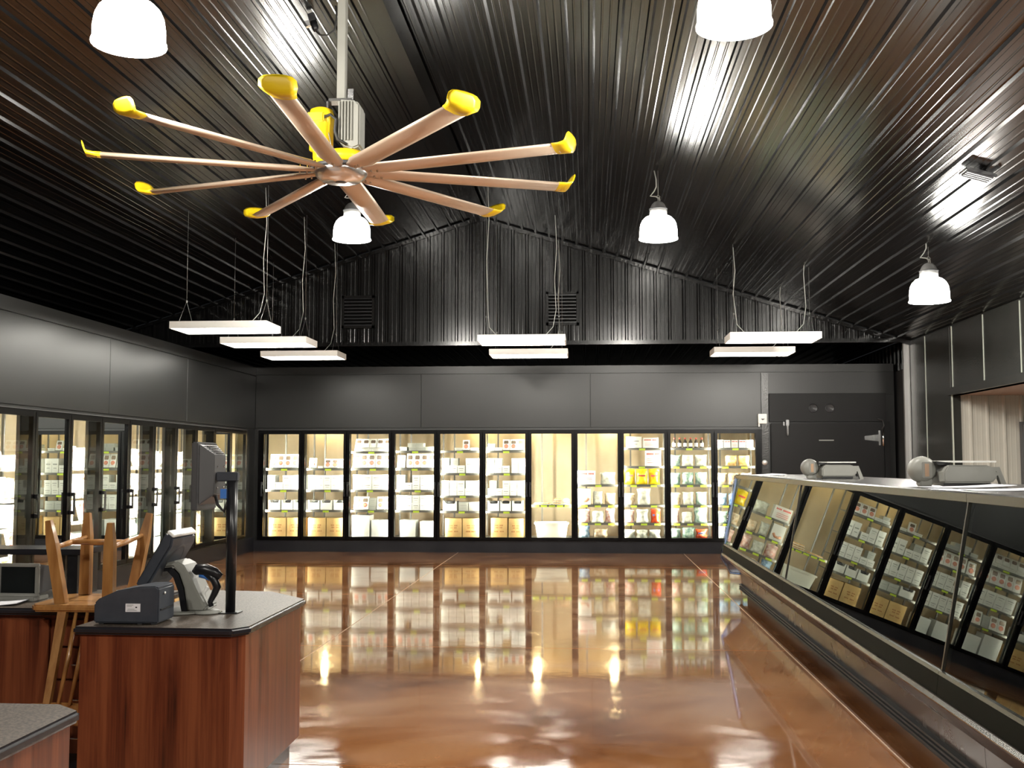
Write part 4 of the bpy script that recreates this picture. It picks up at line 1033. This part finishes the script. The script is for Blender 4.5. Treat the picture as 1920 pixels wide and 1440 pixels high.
# arched stand: swept plate
path = [(.03, .23), (.085, .245), (.125, .225), (.165, .16), (.20, .09), (.235, .03), (.225, .012)]
inn = [(.02, .21), (.075, .215), (.105, .185), (.13, .12), (.14, .06), (.15, .012)]
MB().prism(path + inn[::-1], .07, .24, 'y').obj('stand_arch', greypl, t, bevel=.008)
MB().prism([(x - .006, z - .004) for x, z in inn] + [(x - .03, z - .02) for x, z in inn[::-1]], .08, .23, 'y').obj('stand_liner', blackpl, t)
MB().lathe([(.0, 0), (.13, 0), (.135, .006), (.12, .012), (0, .012)], 28, (.08, .15, 0)).obj('base_plate', greypl, t)

# barcode scanner on its holder
t = thing('barcode_scanner', 'black barcode scanner with blue trim perched on a curved stand', 'scanner', (-1.775, 5.05, ZC + .001), 0)
MB().lathe([(0, 0), (.065, 0), (.068, .006), (.05, .016), (0, .018)], 24, (.0, 0, 0)).obj('base', greypl, t)
MB().tube([(-.01, 0, .012), (.02, 0, .03), (-.005, 0, .06), (-.02, 0, .09), (.0, 0, .12)], .009, 8).obj('neck', whitemet, t)
MB().tube([(-.065, 0, .185), (-.05, 0, .20), (-.01, 0, .20), (.035, 0, .185), (.06, 0, .165)], .024, 12, rs=[.016, .026, .028, .024, .018]).obj('head', blackpl, t)
MB().tube([(-.01, 0, .19), (.03, 0, .155), (.045, 0, .12), (.03, 0, .085), (.012, 0, .05), (.02, 0, .03)], .018, 10, rs=[.02, .02, .019, .015, .013, .012]).obj('grip', blackpl, t)
MB().tube([(-.04, 0, .175), (-.01, 0, .168), (.01, 0, .158)], .012, 8).obj('trigger_trim', bluepr, t)

# pole display
t = thing('pole_monitor', 'small grey monitor held on a tall black pole above the checkout counter', 'monitor', (-1.672, 5.07, ZC + .001), 0)
MB().box(-.045, .045, -.045, .045, 0, .004).obj('base_plate', blackpl, t)
MB().lathe([(.0225, .004), (.0225, .10), (.0245, .10), (.0245, .615), (0, .615)], 20).obj('pole', blackpl, t)
for sx in (-.038, .038): MB().lathe([(.005, .004), (.005, .008), (0, .009)], 8, (sx, -.03, 0)).obj('screw', chrome, t)
MB().box(-.075, .028, -.02, .02, .610, .655).obj('arm', slate, t, bevel=.005)
mh = MB().add([(-.165, -.10, .475), (-.165, -.10, .795), (-.165, .17, .795), (-.165, .17, .475), (-.135, -.10, .475), (-.135, -.10, .795), (-.135, .17, .795), (-.135, .17, .475)], [(0, 1, 2, 3), (7, 6, 5, 4), (0, 4, 5, 1), (1, 5, 6, 2), (2, 6, 7, 3), (3, 7, 4, 0)]).obj('monitor_housing', greydk, t, bevel=.006)
MB().add([(-.135, -.085, .50), (-.135, -.085, .785), (-.135, .16, .785), (-.135, .16, .50), (-.075, -.04, .55), (-.075, -.04, .735), (-.075, .12, .735), (-.075, .12, .55)], [(0, 1, 2, 3), (7, 6, 5, 4), (0, 4, 5, 1), (1, 5, 6, 2), (2, 6, 7, 3), (3, 7, 4, 0)]).obj('rear_bulge', greydk, t, bevel=.004)
MB().box(-.170, -.165, -.08, .15, .50, .77).obj('screen', lamglass, mh)
for q in range(6):
    u = q / 5; x = -.128 + .048 * u; z = .783 - .042 * u
    MB().box(x, x + .004, -.03 + .005 * q, .11 - .003 * q, z - .001, z + .0035).obj('vent_slot', blackpl, t)
MB().tube([(-.09, .02, .55), (-.07, .0, .50), (-.04, 0, .47), (-.02, 0, .52)], .008, 8).obj('cable', rubber, t)
MB().box(-.055, -.026, -.012, .012, .53, .575).obj('plug', bluepr, t)
for a_, b_ in ((-.0, .67), (.09, .67), (.0, .57), (.09, .57)): MB().lathe([(.005, 0), (.005, .004), (0, .005)], 8, (-.076, a_, b_ + .01), M=Matrix.Rotation(PI / 2, 4, 'Y')).obj('screw', chrome, t)
